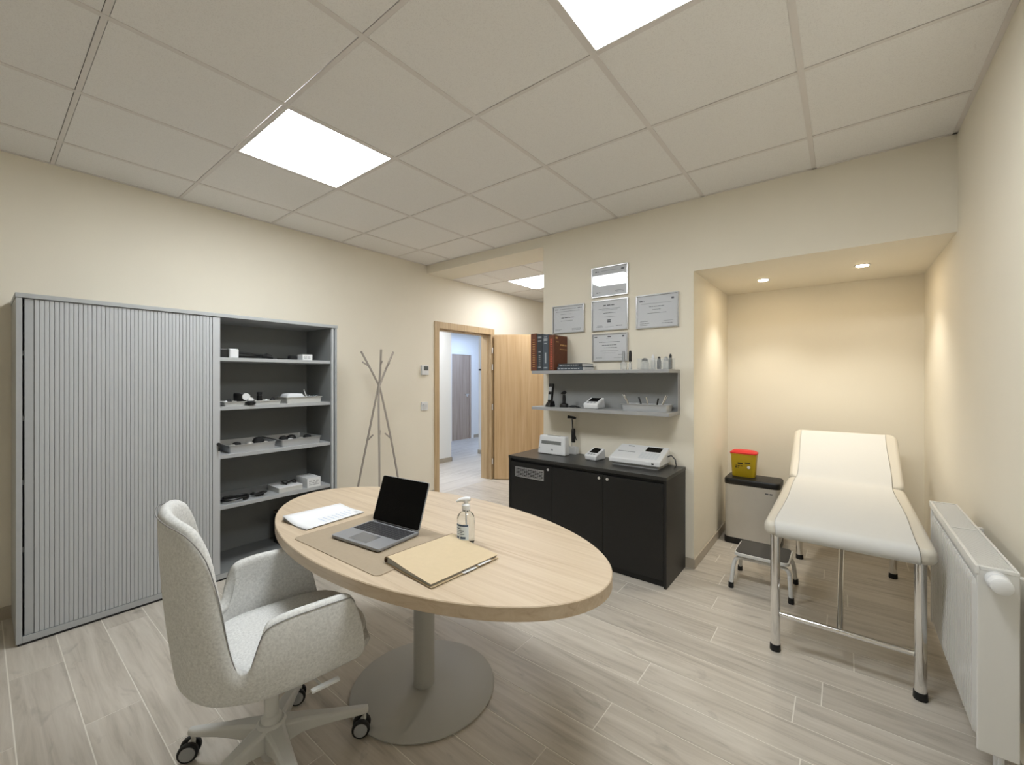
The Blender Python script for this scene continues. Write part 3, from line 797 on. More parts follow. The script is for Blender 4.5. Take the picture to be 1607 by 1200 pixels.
while y < ry1 - 0.016:
    if abs(y - ym) > 0.010: g.box(rx0 + 0.011, rx1 - 0.009, y, y + 0.0065, rz1 - 0.008, rz1 - 0.002)
    y += 0.0115
for x in (0.353, 0.372, 0.391, 0.409): g.box(x - 0.0015, x + 0.0015, ry0 + 0.012, ry1 - 0.012, rz1 - 0.0095, rz1 - 0.0075)
gs = obj('grille_bars', g, 'whitepaint', t); gs['kind'] = 'stuff'
g = MB()
kx, kz = 0.380, 0.768
g.loft([[(kx + r * math.cos(a * PI / 14), yy, kz + r * math.sin(a * PI / 14)) for a in range(28)] for r, yy in ((0.022, ry0), (0.027, ry0 - 0.008), (0.0275, ry0 - 0.032), (0.0235, ry0 - 0.034), (0.0235, ry0 - 0.039), (0.027, ry0 - 0.042), (0.025, ry0 - 0.066), (0.020, ry0 - 0.069))])
obj('valve_knob', g, 'white', t, smooth='auto')
obj('pipe', MB().tube([(0.40, ry0 + 0.05, rz0 + 0.02), (0.40, ry0 + 0.05, 0.06), (0.44, ry0 + 0.05, 0.0)], 0.008, 10), 'white', t)
obj('pipe', MB().tube([(0.40, ry0 + 0.10, rz0 + 0.02), (0.40, ry0 + 0.10, 0.06), (0.44, ry0 + 0.10, 0.0)], 0.008, 10), 'white', t)
for y in (ry0 + 0.15, ry1 - 0.15):
    obj('wall_bracket', MB().box(rx1 - 0.004, XR - 0.0005, y - 0.015, y + 0.015, rz0 + 0.06, rz1 - 0.06), 'whitepaint', t)

# pedal bin -----------------------------------------------------------------------------------------------------------
bx0, bx1, by0, by1 = -0.795, -0.395, 3.965, 4.225
t = thing('pedal_bin', 'brushed steel pedal bin with black lid in the alcove corner', 'bin', ((bx0 + bx1) / 2, (by0 + by1) / 2, 0))
obj('base', MB().prism(rrect(bx0 - 0.006, bx1 + 0.006, by0 - 0.006, by1 + 0.004, 0.035), 0.0, 0.052), 'black', t, bevel=0.004)
bd = obj('body', MB().prism(rrect(bx0, bx1, by0, by1, 0.035), 0.0525, 0.500), 'steel', t, smooth='auto')
lm = MB(); lm.loft([[(x, y, z) for x, y in rrect(bx0 - 0.006 + s, bx1 + 0.006 - s, by0 - 0.006 + s, by1 + 0.004 - s, 0.04)] for s, z in ((0.002, 0.5005), (0.0, 0.506), (0.0, 0.540), (0.006, 0.550), (0.03, 0.554))])
obj('lid', lm, 'black', t, smooth='auto')
obj('pedal', MB().box(-0.675, -0.515, by0 - 0.045, by0 - 0.0065, 0.012, 0.024), 'steel', t, bevel=0.003)
g = MB(); print_lines(g, (-0.495, by0 - 0.0006, 0.452), (1, 0, 0), (0, 0, 1), [(0, 0.052, 0.0, 0.010)])
obj('brand_print', g, 'ink', bd)

# step stool --------------------------------------------------------------------------------------------------------------
t = thing('step_stool', 'small white metal step stool with grey rubber tread beside the couch', 'step stool', (-0.418, 3.285, 0))
sx0, sx1, sy0, sy1, sz = -0.575, -0.262, 3.125, 3.445, 0.235
m = MB(); m.loft([[(x, y, z) for x, y in rrect(sx0 + a, sx1 - a, sy0 + 0.02 + a, sy1 - 0.02 - a, 0.03)] for a, z in ((0.012, sz - 0.026), (0.0, sz - 0.022), (0.0, sz - 0.006), (0.004, sz - 0.003))])
obj('tread_pan', m, 'whitepaint', t)
obj('tread_mat', MB().prism(rrect(sx0 + 0.008, sx1 - 0.008, sy0 + 0.028, sy1 - 0.028, 0.025), sz - 0.0028, sz), 'mat_grey', t)
for (y, yo) in ((sy0 + 0.05, sy0), (sy1 - 0.05, sy1)):
    zt = sz - 0.040
    pts = [(sx0 - 0.012, yo, 0.02), (sx0 - 0.002, yo + (y - yo) * 0.6, zt - 0.055)]
    for k in range(1, 6):
        a = math.radians(180 - 90 * k / 5); pts.append((sx0 + 0.045 + 0.045 * math.cos(a), y, zt - 0.045 + 0.045 * math.sin(a)))
    for k in range(0, 6):
        a = math.radians(90 - 90 * k / 5); pts.append((sx1 - 0.045 + 0.045 * math.cos(a), y, zt - 0.045 + 0.045 * math.sin(a)))
    pts += [(sx1 + 0.002, yo + (y - yo) * 0.6, zt - 0.055), (sx1 + 0.012, yo, 0.02)]
    lg = obj('leg_hoop', MB().tube(pts, 0.0125, 14), 'whitepaint', t, smooth='auto')
    for x in (sx0 - 0.012, sx1 + 0.012):
        obj('rubber_foot', MB().lathe([(0.0155, 0.0), (0.0165, 0.004), (0.0155, 0.036)], x, yo, 18), 'rubber', lg)
obj('mount', MB().box(sx0 + 0.05, sx1 - 0.05, sy0 + 0.04, sy0 + 0.06, sz - 0.030, sz - 0.0262).box(sx0 + 0.05, sx1 - 0.05, sy1 - 0.06, sy1 - 0.04, sz - 0.030, sz - 0.0262), 'whitepaint', t)

# coat stand ------------------------------------------------------------------------------------------------------------------
fwd = Vector((-0.6175, 0.7866, 0)); rgt = Vector((0.7866, 0.6175, 0))
cc = Vector((-3.535, 2.415, 0))
def st(l, d, z): return cc + rgt * l + fwd * d + Vector((0, 0, z))
t = thing('coat_stand', 'slim bronze-grey tripod coat stand with branching pegs against the cream wall', 'coat stand', cc)
poles = [[st(-0.268, -0.02, 0.0), st(-0.13, -0.01, 0.70), st(-0.015, 0.0, 1.28), st(0.01, -0.01, 1.40), st(0.035, -0.05, 1.675)],
         [st(0.215, 0.13, 0.0), st(0.115, 0.07, 0.70), st(0.018, 0.018, 1.24), st(-0.025, -0.01, 1.38), st(-0.148, -0.07, 1.655)],
         [st(0.075, -0.22, 0.0), st(0.04, -0.12, 0.70), st(0.004, -0.022, 1.24), st(0.02, 0.016, 1.38), st(0.105, 0.12, 1.66)]]
for p in poles:
    fp_ = [tuple(v) for v in smooth_pts([tuple(v) for v in p], 5)]
    obj('pole', MB().tube(fp_, 0.0095, 12), 'tube', t, smooth='auto')
for a, b in ((st(-0.085, -0.04, 1.515), st(-0.142, -0.06, 1.555)), (st(0.048, 0.045, 1.49), st(0.095, 0.02, 1.545)), (st(-0.105, -0.01, 0.80), st(-0.055, -0.01, 0.85)),
             (st(0.092, 0.06, 0.81), st(0.045, 0.04, 0.86)), (st(0.022, -0.03, 1.53), st(0.055, -0.08, 1.56)), (st(0.034, -0.105, 0.84), st(0.03, -0.06, 0.90))):
    obj('peg', MB().tube([a, b], [0.008, 0.007], 10), 'tube', t, smooth='auto')

# thermostat and light switch ------------------------------------------------------------------------------------------------------
t = thing('thermostat', 'white wall thermostat with small grey display beside the door frame', 'thermostat', (XL, 3.222, 1.43))
obj('housing', MB().box(XL + 0.0005, XL + 0.026, 3.172, 3.272, 1.435, 1.545), 'white', t, bevel=0.004)
obj('display', MB().box(XL + 0.0262, XL + 0.0272, 3.196, 3.262, 1.488, 1.536), 'lcd', t)
t = thing('light_switch', 'white square light switch on the cream wall below the thermostat', 'light switch', (XL, 3.222, 1.02))
obj('plate', MB().box(XL + 0.0005, XL + 0.012, 3.174, 3.270, 1.025, 1.122), 'white', t, bevel=0.003)
obj('rocker', MB().hexa([(XL+.012,3.196,1.047),(XL+.015,3.196,1.047),(XL+.015,3.250,1.047),(XL+.012,3.250,1.047),(XL+.012,3.196,1.100),(XL+.021,3.196,1.100),(XL+.021,3.250,1.100),(XL+.012,3.250,1.100)]), 'white', t, bevel=0.001)

# ================================================================== THINGS ON THE OVAL TABLE
PZ = TZ + 0.0030
dp = MB(); dp.loft([[(x, y, z) for x, y in rrect(-0.285 + a, 0.285 - a, -0.20 + a, 0.20 - a, 0.022)] for a, z in ((0, 0.0003), (0, 0.0022), (0.001, 0.003))])
o = obj('desk_pad', dp, 'padleather', local=True)
o.location = (-1.512, 1.018, TZ); o.rotation_euler = (0, 0, math.radians(1.5))
tag(o, 'taupe leather desk pad lying under the open laptop', 'desk pad')

t = thing('laptop', 'open grey laptop with a black screen on the taupe desk pad', 'laptop', (-1.533, 1.032, PZ + 0.0003), math.radians(6))
W, D = 0.145, 0.110
m = MB(); m.loft([[(x, y, z) for x, y in rrect(-W + a, W - a, -D + a, D - a, 0.012)] for a, z in ((0.006, 0.0), (0.0, 0.005), (0.0, 0.0135), (0.001, 0.0145))])
base = obj('base', m, 'laptop', t, local=True)
obj('keyboard_tray', MB().prism(rrect(-0.136, 0.136, -0.008, 0.088, 0.004), 0.0146, 0.0150), 'key', base, local=True)
m = MB()
for r in range(6):
    y0 = -0.0055 + r * 0.0155
    x = -0.133
    k = 0
    while x < 0.131:
        w = 0.0165 if not (r == 0 and 4 <= k <= 4) else 0.085
        w = min(w, 0.133 - x)
        if w > 0.006: m.hexa([(x,y0,.0150),(x+w,y0,.0150),(x+w,y0+.0125,.0150),(x,y0+.0125,.0150),(x+.0008,y0+.0008,.0160),(x+w-.0008,y0+.0008,.0160),(x+w-.0008,y0+.0117,.0160),(x+.0008,y0+.0117,.0160)])
        x += w + 0.0028; k += 1
kk = obj('keys', m, mat('key_caps', (44, 44, 47), 0.5), base, local=True); kk['kind'] = 'stuff'
obj('trackpad', MB().prism(rrect(-0.055, 0.055, -0.094, -0.020, 0.004), 0.0146, 0.0149), mat('trackpad_glass', (128, 130, 134), 0.25, metal=0.5), base, local=True)
LR = Matrix.Translation(Vector((0, 0.1005, 0.0165))) @ Matrix.Rotation(math.radians(-19), 4, 'X')
m = MB(); m.loft([[(x, y, z) for x, z in rrect(-W + a, W - a, 0.0 + a, 0.202 - a, 0.010)] for a, y in ((0.001, 0.0), (0.0, 0.001), (0.0, 0.005), (0.003, 0.0065))])
lid = obj('lid', m.xform(LR), 'laptop', t, local=True)
m = MB(); m.loft([[(x, y, z) for x, z in rrect(-W + 0.0025, W - 0.0025, 0.004, 0.1995, 0.008)] for y in (-0.0006, 0.0002)])
obj('screen', m.xform(LR), 'screen', lid, local=True)
obj('hinge', MB().tube([(-0.11, 0.1, 0.0155), (0.11, 0.1, 0.0155)], 0.0035, 10), 'key', t, local=True)

# loose documents
t = thing('document_stack', 'white handwritten sheets with curling corner at the left end of the oval table', 'papers', (-1.945, 1.03, TZ), math.radians(4))
def sheet(dx, dz, lift, rot):
    rows_ = []
    for i in range(11):
        r = []
        for j in range(9):
            x = -0.100 + 0.200 * j / 8; y = -0.1475 + 0.295 * i / 10
            l = max(0.0, (-x - 0.0) / 0.1) ** 1.3 * max(0.0, 0.75 - 0.45 * (y + 0.15) / 0.3)
            r.append((x + dx, y, dz + lift * l))
        rows_.append(r)
    return MB().grid(rows_).xform(Matrix.Rotation(rot, 4, 'Z'))
for i in range(4):
    obj('sheet', sheet(-0.004 * (3 - i), 0.0008 + i * 0.0013, 0.005 + i * 0.0085, math.radians((i - 3) * 1.6)), 'paper' if i == 3 else 'paperedge', t, local=True, solid=0.0006, smooth=True)
m = MB()
rnd = random.Random(3)
print_lines(m, (0, 0, 0.0060), (1, 0, 0), (0, 1, 0), [(0.01 + rnd.uniform(0, 0.01), 0.075, 0.09 - 0.022 * k, 0.004) for k in range(7)], rnd)
print_lines(m, (0, 0, 0.0060), (1, 0, 0), (0, 1, 0), [(0.0, 0.03, 0.115, 0.004)], rnd)
obj('handwriting', m, 'blueink', t, local=True)
m = MB(); print_lines(m, (0, 0, 0.0060), (1, 0, 0), (0, 1, 0), [(0.055, 0.088, 0.127, 0.003), (0.055, 0.08, 0.119, 0.003)], rnd)
obj('letterhead', m, 'ink', t, local=True)

# card folder
t = thing('card_folder', 'beige card folder with dark bound spine near the laptop', 'folder', (-1.142, 1.047, PZ + 0.0004), math.radians(-4))
fw_, fd_ = 0.132, 0.152
sec_top = [(-fw_, 0.018), (-fw_ + 0.004, 0.024), (-fw_ + 0.014, 0.0262), (-fw_ + 0.04, 0.0245), (0.0, 0.0165), (fw_, 0.0110)]
def ribbon(sec, th, y0, y1):
    out = [(x, z) for x, z in sec] + [(x, z - th) for x, z in reversed(sec)]
    return MB().extrude_y(out, y0, y1)
obj('front_cover', ribbon(sec_top, 0.0012, -fd_, fd_), 'kraft', t, local=True)
obj('back_cover', MB().box(-fw_, fw_ + 0.004, -fd_ - 0.002, fd_, 0.0, 0.0014), 'kraft', t, local=True)
obj('pages', MB().extrude_y([(-fw_ + 0.006, 0.0016), (fw_ - 0.006, 0.0016), (fw_ - 0.006, 0.0085), (0.0, 0.0140), (-fw_ + 0.04, 0.0215), (-fw_ + 0.014, 0.0235), (-fw_ + 0.006, 0.021)], -fd_ + 0.004, fd_ - 0.004), 'paperedge', t, local=True)
sp = [(-fw_ - 0.004 + 0.0, 0.002), (-fw_ - 0.008, 0.009), (-fw_ - 0.006, 0.018), (-fw_ + 0.002, 0.0245), (-fw_ + 0.004, 0.0225), (-fw_ - 0.003, 0.016), (-fw_ - 0.005, 0.009), (-fw_ - 0.001, 0.0025)]
obj('spine', MB().extrude_y(sp, -fd_ - 0.001, fd_), 'kraftdark', t, local=True)
for yy in (-0.12, -0.05):
    obj('index_tab', MB().box(fw_ - 0.003, fw_ + 0.008, yy + 0.10, yy + 0.16, 0.0020 + 0.003 * (yy > -0.1), 0.0026 + 0.003 * (yy > -0.1)), 'paper', t, local=True)

# hand sanitiser
t = thing('sanitiser_bottle', 'clear pump bottle of hand sanitiser on the oval table', 'bottle', (-1.196, 1.222, TZ + 0.0003))
obj('body', MB().lathe([(0.028, 0.0), (0.0335, 0.003), (0.0355, 0.010), (0.0355, 0.098), (0.033, 0.111), (0.024, 0.122), (0.0145, 0.128), (0.0135, 0.136)], 0, 0, 36), 'clear', t, local=True, smooth='auto')
obj('pump_collar', MB().lathe([(0.0165, 0.1365), (0.0165, 0.153), (0.012, 0.157), (0.0085, 0.160), (0.0085, 0.168)], 0, 0, 24), 'white', t, local=True, smooth='auto')
obj('pump_head', MB().tube([(0.014, 0.012, 0.176), (0.0, 0.0, 0.175), (-0.018, -0.014, 0.173), (-0.030, -0.023, 0.166)], [0.008, 0.0115, 0.008, 0.0045], 12).lathe([(0.011, 0.1682), (0.011, 0.176), (0.006, 0.181)], 0, 0, 18), 'white', t, local=True, smooth='auto')
obj('dip_tube', MB().tube([(0, 0, 0.136), (0.004, 0.0, 0.012)], 0.0022, 8), 'white', t, local=True)
m = MB()
arc = [math.radians(-128 + 100 * k / 14) for k in range(15)]
m.grid([[(0.0358 * math.cos(a), 0.0358 * math.sin(a), z) for a in arc] for z in (0.022, 0.085)])
lb = obj('label', m, 'label', t, local=True, smooth=True)
m = MB()
for (a0, a1, z0, z1) in ((0.05, 0.95, 0.077, 0.083), (0.1, 0.5, 0.066, 0.069), (0.1, 0.7, 0.058, 0.060), (0.1, 0.6, 0.052, 0.054), (0.1, 0.72, 0.045, 0.047), (0.1, 0.35, 0.028, 0.036), (0.45, 0.8, 0.028, 0.036)):
    aa = [math.radians(-128 + 100 * (a0 + (a1 - a0) * k / 6)) for k in range(7)]
    m.grid([[(0.0361 * math.cos(a), 0.0361 * math.sin(a), z) for a in aa] for z in (z0, z1)])
obj('label_print', m, mat('label_blue', (52, 74, 104), 0.5), lb, local=True)

# ================================================================== FRAMED CERTIFICATES
def certificate(x0, x1, z0, z1, label, layout, seed):
    t = thing('framed_certificate', label, 'certificate', ((x0 + x1) / 2, YB - 0.0005, z0), group='framed certificates above the wall shelf')
    y1 = YB - 0.0005; y0 = y1 - 0.020; b = 0.008
    obj('frame', MB().box(x0, x1, y0, y1, z0, z0 + b).box(x0, x1, y0, y1, z1 - b, z1).box(x0, x0 + b, y0, y1, z0 + b, z1 - b).box(x1 - b, x1, y0, y1, z0 + b, z1 - b), 'alu', t, bevel=0.001)
    sh = obj('paper', MB().box(x0 + b, x1 - b, y0 + 0.009, y0 + 0.011, z0 + b, z1 - b), 'certificate', t)
    m = MB()
    w, h = x1 - x0, z1 - z0
    rnd = random.Random(seed)
    print_lines(m, (x0, y0 + 0.0086, z0), (w, 0, 0), (0, 0, h), layout, rnd)
    obj('print', m, 'ink', sh)
    obj('glass_pane', MB().box(x0 + b, x1 - b, y0 + 0.004, y0 + 0.006, z0 + b, z1 - b), 'glass', t)
L1 = [(0.10, 0.20, 0.84, 0.028), (0.28, 0.72, 0.86, 0.008), (0.82, 0.90, 0.84, 0.04), (0.14, 0.24, 0.14, 0.03), (0.66, 0.92, 0.16, 0.012), (0.68, 0.90, 0.12, 0.010)]
L2 = [(0.07, 0.18, 0.86, 0.022), (0.24, 0.74, 0.86, 0.012), (0.80, 0.92, 0.86, 0.022), (0.10, 0.86, 0.78, 0.012), (0.25, 0.60, 0.68, 0.008), (0.28, 0.70, 0.54, 0.026), (0.26, 0.64, 0.44, 0.012), (0.08, 0.30, 0.14, 0.012), (0.08, 0.24, 0.10, 0.010), (0.62, 0.90, 0.14, 0.012), (0.62, 0.88, 0.10, 0.012)]
L3 = [(0.33, 0.64, 0.80, 0.032), (0.20, 0.80, 0.70, 0.010), (0.30, 0.72, 0.66, 0.008), (0.33, 0.66, 0.56, 0.016), (0.30, 0.70, 0.44, 0.008), (0.44, 0.54, 0.26, 0.05), (0.44, 0.54, 0.32, 0.03), (0.14, 0.32, 0.12, 0.012), (0.16, 0.30, 0.16, 0.01), (0.38, 0.62, 0.11, 0.006), (0.68, 0.84, 0.13, 0.018)]
L4 = [(0.08, 0.20, 0.80, 0.036), (0.12, 0.84, 0.73, 0.008), (0.84, 0.90, 0.82, 0.05), (0.32, 0.68, 0.63, 0.016), (0.40, 0.60, 0.54, 0.012), (0.28, 0.72, 0.44, 0.012), (0.10, 0.28, 0.20, 0.014), (0.10, 0.32, 0.14, 0.012), (0.10, 0.28, 0.09, 0.010), (0.66, 0.88, 0.19, 0.008), (0.62, 0.88, 0.12, 0.014)]
L5 = [(0.06, 0.14, 0.86, 0.03), (0.44, 0.54, 0.86, 0.04), (0.40, 0.58, 0.81, 0.006), (0.84, 0.90, 0.85, 0.05), (0.20, 0.78, 0.68, 0.016), (0.28, 0.70, 0.57, 0.020), (0.34, 0.70, 0.48, 0.016), (0.24, 0.74, 0.37, 0.010), (0.30, 0.66, 0.30, 0.006), (0.74, 0.90, 0.22, 0.014), (0.10, 0.28, 0.12, 0.012), (0.62, 0.90, 0.12, 0.010)]
certificate(-1.683, -1.361, 2.079, 2.331, 'framed certificate at the top of the group, reflecting the ceiling light', L1, 1)
certificate(-2.075, -1.756, 1.800, 2.047, 'framed certificate nearest the niche opening, left of the column of three', L2, 2)
certificate(-1.683, -1.359, 1.796, 2.053, 'framed certificate in the middle of the group', L3, 3)
certificate(-1.292, -0.965, 1.789, 2.050, 'framed certificate nearest the alcove, right of the column of three', L4, 4)
certificate(-1.677, -1.361, 1.539, 1.772, 'framed certificate lowest of the group, just above the wall shelf', L5, 5)

# ================================================================== THINGS ON THE WALL SHELF
def book_up(x0, x1, y0, d, h, material, label, foil, rows_, seed):
    t = thing('book', label, 'book', ((x0 + x1) / 2, y0 + d / 2, ZU + 0.0003), group='upright books on the wall shelf')
    z0 = ZU + 0.0003; z1 = z0 + h
    c = MB().box(x0, x0 + 0.004, y0, y0 + d, z0, z1).box(x1 - 0.004, x1, y0, y0 + d, z0, z1).box(x0 + 0.004, x1 - 0.004, y0, y0 + 0.004, z0, z1)
    cv = obj('cover', c, material, t, bevel=0.0012)
    obj('pages', MB().box(x0 + 0.0042, x1 - 0.0042, y0 + 0.006, y0 + d - 0.004, z0 + 0.003, z1 - 0.004), 'paperedge', t)
    m = MB(); w = x1 - x0
    print_lines(m, (x0, y0 - 0.0005, z0), (w, 0, 0), (0, 0, h), rows_, random.Random(seed))
    obj('spine_print', m, foil, cv)
    return t, cv
D_ = 0.215
b1, _ = book_up(-2.160, -2.097, 3.020, D_, 0.325, 'bookbrown', 'brown upright book at the left end of the shelf with gold specks', 'gold', [(0.3, 0.7, 0.1 + 0.06 * k, 0.02) for k in range(13)], 11)
b2, _ = book_up(-2.095, -2.037, 3.021, D_, 0.318, 'bookdark', 'charcoal upright book with silver print beside the left brown book', 'silverfoil', [(0.25, 0.75, 0.08, 0.03), (0.3, 0.7, 0.5, 0.03), (0.2, 0.8, 0.80, 0.02), (0.2, 0.8, 0.88, 0.05)] + [(0.35, 0.65, 0.15 + 0.05 * k, 0.02) for k in range(6)], 12)
b3, _ = book_up(-2.035, -1.974, 3.021, D_, 0.310, 'bookslate', 'slate grey upright book with silver print against the thick brown book', 'silverfoil', [(0.2, 0.8, 0.06, 0.04), (0.38, 0.62, 0.2, 0.30), (0.25, 0.75, 0.74, 0.03), (0.2, 0.8, 0.82, 0.07), (0.25, 0.75, 0.92, 0.02)], 13)
b4, c4 = book_up(-1.972, -1.916, 3.019, D_, 0.302, 'bookbrown', 'thick brown upright book showing its front cover beside the lying books', 'redfoil', [(0.3, 0.7, 0.05 + 0.048 * k, 0.026) for k in range(18)], 14)
m = MB(); print_lines(m, (-1.9155, 3.019, ZU), (0, D_, 0), (0, 0, 0.302), [(0.10, 0.25, 0.90, 0.05), (0.16, 0.32, 0.80, 0.03), (0.45, 0.95, 0.71, 0.045), (0.42, 0.95, 0.60, 0.025)], random.Random(15))
obj('cover_print', m, 'gold', c4)
def book_flat(x0, x1, y0, d, z0, h, material, label, seed):
    t = thing('book', label, 'book', ((x0 + x1) / 2, y0 + d / 2, z0), group='books lying on the wall shelf')
    c = MB().box(x0, x1, y0, y0 + d, z0, z0 + 0.003).box(x0, x1, y0, y0 + d, z0 + h - 0.003, z0 + h).box(x0, x1, y0, y0 + 0.003, z0 + 0.003, z0 + h - 0.003)
    cv = obj('cover', c, material, t, bevel=0.001)
    obj('pages', MB().box(x0 + 0.003, x1 - 0.003, y0 + 0.004, y0 + d - 0.003, z0 + 0.0032, z0 + h - 0.0032), 'paper', t)
    m = MB(); print_lines(m, (x0, y0 - 0.0005, z0), (1, 0, 0), (0, 0, 1), [(0.012, x1 - x0 - 0.03, h * 0.35, h * 0.28)], random.Random(seed))
    obj('spine_print', m, 'silverfoil', cv)
book_flat(-1.898, -1.655, 3.035, 0.205, ZU + 0.0004, 0.030, 'bookslate', 'slate blue book lying flat, lower of two on the shelf', 21)
book_flat(-1.890, -1.662, 3.040, 0.195, ZU + 0.0310, 0.026, 'bookdark', 'charcoal book lying flat, upper of two on the shelf', 22)

def vial(x, y, z, r, h, label, cap, capr, caph, group):
    t = thing('glass_vial', label, 'vial', (x, y, z), group=group)
    obj('body', MB().lathe([(r * 0.9, 0.0), (r, 0.003), (r, h * 0.72), (r * 0.55, h * 0.86), (r * 0.5, h)], 0, 0, 20), 'frost', t, local=True, smooth='auto')
    obj('cap', MB().lathe([(capr, h + 0.0003), (capr, h + caph * 0.8), (capr * 0.7, h + caph)], 0, 0, 16), cap, t, local=True, smooth='auto')
    return t
vial(-1.338, 3.11, ZU + 0.0003, 0.024, 0.072, 'squat clear vial with a long grey cap on the shelf', 'greyplastic', 0.012, 0.075, 'vials on the wall shelf')
vial(-1.284, 3.11, ZU + 0.0003, 0.013, 0.062, 'slim clear vial with a long black cap on the shelf', 'black', 0.011, 0.085, 'vials on the wall shelf')
# clear rack of jars
t = thing('jar_rack', 'clear open box holding small jars at the right end of the shelf', 'rack', (-1.085, 3.11, ZU + 0.0003))
x0, x1, y0, y1, h = -0.125, 0.122, -0.045, 0.045, 0.082
obj('box_walls', MB().box(x0, x1, y0, y0 + 0.002, 0.002, h).box(x0, x1, y1 - 0.002, y1, 0.002, h).box(x0, x0 + 0.002, y0 + 0.002, y1 - 0.002, 0.002, h).box(x1 - 0.002, x1, y0 + 0.002, y1 - 0.002, 0.002, h), 'clearbox', t, local=True)
obj('box_floor', MB().box(x0, x1, y0, y1, 0.0, 0.0018), 'clearbox', t, local=True)
for i, (x, r, h, capm, caph, what) in enumerate(((-0.085, 0.030, 0.062, 'black', 0.022, 'jar with a low black lid, first from the left'), (-0.022, 0.016, 0.070, 'white', 0.040, 'jar with a tall white nozzle'), (0.022, 0.015, 0.074, 'black', 0.018, 'dark-lidded narrow jar'), (0.072, 0.022, 0.060, 'greyplastic', 0.030, 'jar with a grey stopper'), (0.104, 0.013, 0.080, 'black', 0.030, 'narrow black-topped jar, last on the right'))):
    tt = thing('small_jar', what + ' in the clear rack', 'jar', (-1.085 + x, 3.11, ZU + 0.0024), group='small jars in the clear rack')
    obj('body', MB().lathe([(r * 0.95, 0.0), (r, 0.003), (r, h * 0.8), (r * 0.7, h)], 0, 0, 18), 'frost' if i != 2 and i != 4 else 'black', tt, local=True, smooth='auto')
    obj('lid', MB().lathe([(r * 0.72, h + 0.0003), (r * 0.72, h + caph * 0.6), (r * 0.3, h + caph)], 0, 0, 16), capm, tt, local=True, smooth='auto')

# lower tier
Z2 = ZLW + 0.0003
t = thing('cordless_phone', 'black cordless handset standing upright at the left end of the lower shelf', 'phone', (-2.003, 3.09, Z2), math.radians(-14))
obj('cradle', MB().hexa([(-.030,-.035,0),(.030,-.035,0),(.030,.035,0),(-.030,.035,0),(-.024,-.022,.034),(.024,-.022,.034),(.024,.030,.05),(-.024,.030,.05)]), 'black', t, local=True, bevel=0.004)
hsm = Matrix.Translation(Vector((0, 0.0, 0.035))) @ Matrix.Rotation(math.radians(-7), 4, 'X')
hs_ = obj('handset', MB().prism(rrect(-0.024, 0.024, -0.013, 0.013, 0.008), 0.0, 0.165).xform(hsm), 'black', t, local=True, bevel=0.005, seg=3)
obj('display', MB().box(-0.018, 0.018, -0.0138, -0.0132, 0.095, 0.135).xform(hsm), 'greyplastic', hs_, local=True)
obj('keypad', MB().box(-0.018, 0.018, -0.0138, -0.0132, 0.022, 0.070).xform(hsm), 'silverfoil', hs_, local=True)
t = thing('otoscope', 'black otoscope standing on a round base beside the phone', 'otoscope', (-1.868, 3.10, Z2))
obj('base', MB().lathe([(0.038, 0.0), (0.040, 0.008), (0.034, 0.026), (0.020, 0.034)], 0, 0, 28), 'black', t, local=True, smooth='auto')
obj('grip', MB().lathe([(0.013, 0.0342), (0.014, 0.08), (0.011, 0.105)], 0, 0, 20), 'black', t, local=True, smooth='auto')
obj('head', MB().tube([(0.006, 0.012, 0.130), (0.0, 0.0, 0.122), (-0.012, -0.03, 0.118)], [0.013, 0.016, 0.005], 14), 'black', t, local=True, smooth='auto')
t = thing('cable_bundle', 'short coil of black cable with a plug lying on the lower shelf', 'cable', (-1.775, 3.09, Z2))
pts = [(0.032 * math.cos(a) * (1 - 0.05 * a / 6), 0.02 * math.sin(a), 0.006 + 0.003 * (a / 6)) for a in [k * 0.35 for k in range(44)]]
obj('coil', MB().tube(pts, 0.0045, 8), 'black', t, local=True, smooth='auto')
obj('plug', MB().tube([(0.03, 0.0, 0.008), (0.055, -0.008, 0.007), (0.075, -0.010, 0.005)], [0.007, 0.006, 0.003], 10), 'black', t, local=True, smooth='auto')

def monitor(name, label, loc, rz, w, d, h0, h1, group):
    t = thing(name, label, 'monitor', loc, rz, group=group)
    x = w / 2
    sec = lambda a, zs: [(-x + a, -d / 2 + a, 0), (x - a, -d / 2 + a, 0), (x - a, d / 2 - a, 0), (-x + a, d / 2 - a, 0)]
    body = obj('casing', MB().hexa([(-x+.006,-d/2+.006,0.0),(x-.006,-d/2+.006,0.0),(x-.006,d/2-.004,0.0),(-x+.006,d/2-.004,0.0),(-x,-d/2,h0),(x,-d/2,h0),(x-.004,d/2-.02,h1),(-x+.004,d/2-.02,h1)]), 'white', t, local=True, bevel=0.010, seg=3)
    n = Vector((0, -(h1 - h0), d - 0.02)).normalized()
    p0 = Vector((0, -d / 2, h0)); u = Vector((0, d - 0.02, h1 - h0)); L = u.length; u.normalize()
    def face(a0, a1, b0, b1, th=0.0012):
        c = [p0 + Vector((a, 0, 0)) + u * b for a, b in ((a0, b0 * L), (a1, b0 * L), (a1, b1 * L), (a0, b1 * L))]
        return MB().hexa([tuple(q - n * 0.001) for q in c] + [tuple(q + n * th) for q in c])
    obj('display', face(-x * 0.62, x * 0.62, 0.36, 0.90), 'screen', t, local=True)
    for k in range(3):
        obj('button', face(-x * 0.55 + k * x * 0.42, -x * 0.55 + k * x * 0.42 + x * 0.26, 0.12, 0.24, 0.002), 'greyplastic', t, local=True)
    return t
monitor('blood_pressure_monitor', 'white blood pressure monitor with dark display on the lower wall shelf', (-1.598, 3.13, Z2), 0, 0.135, 0.15, 0.040, 0.088, 'blood pressure monitors')
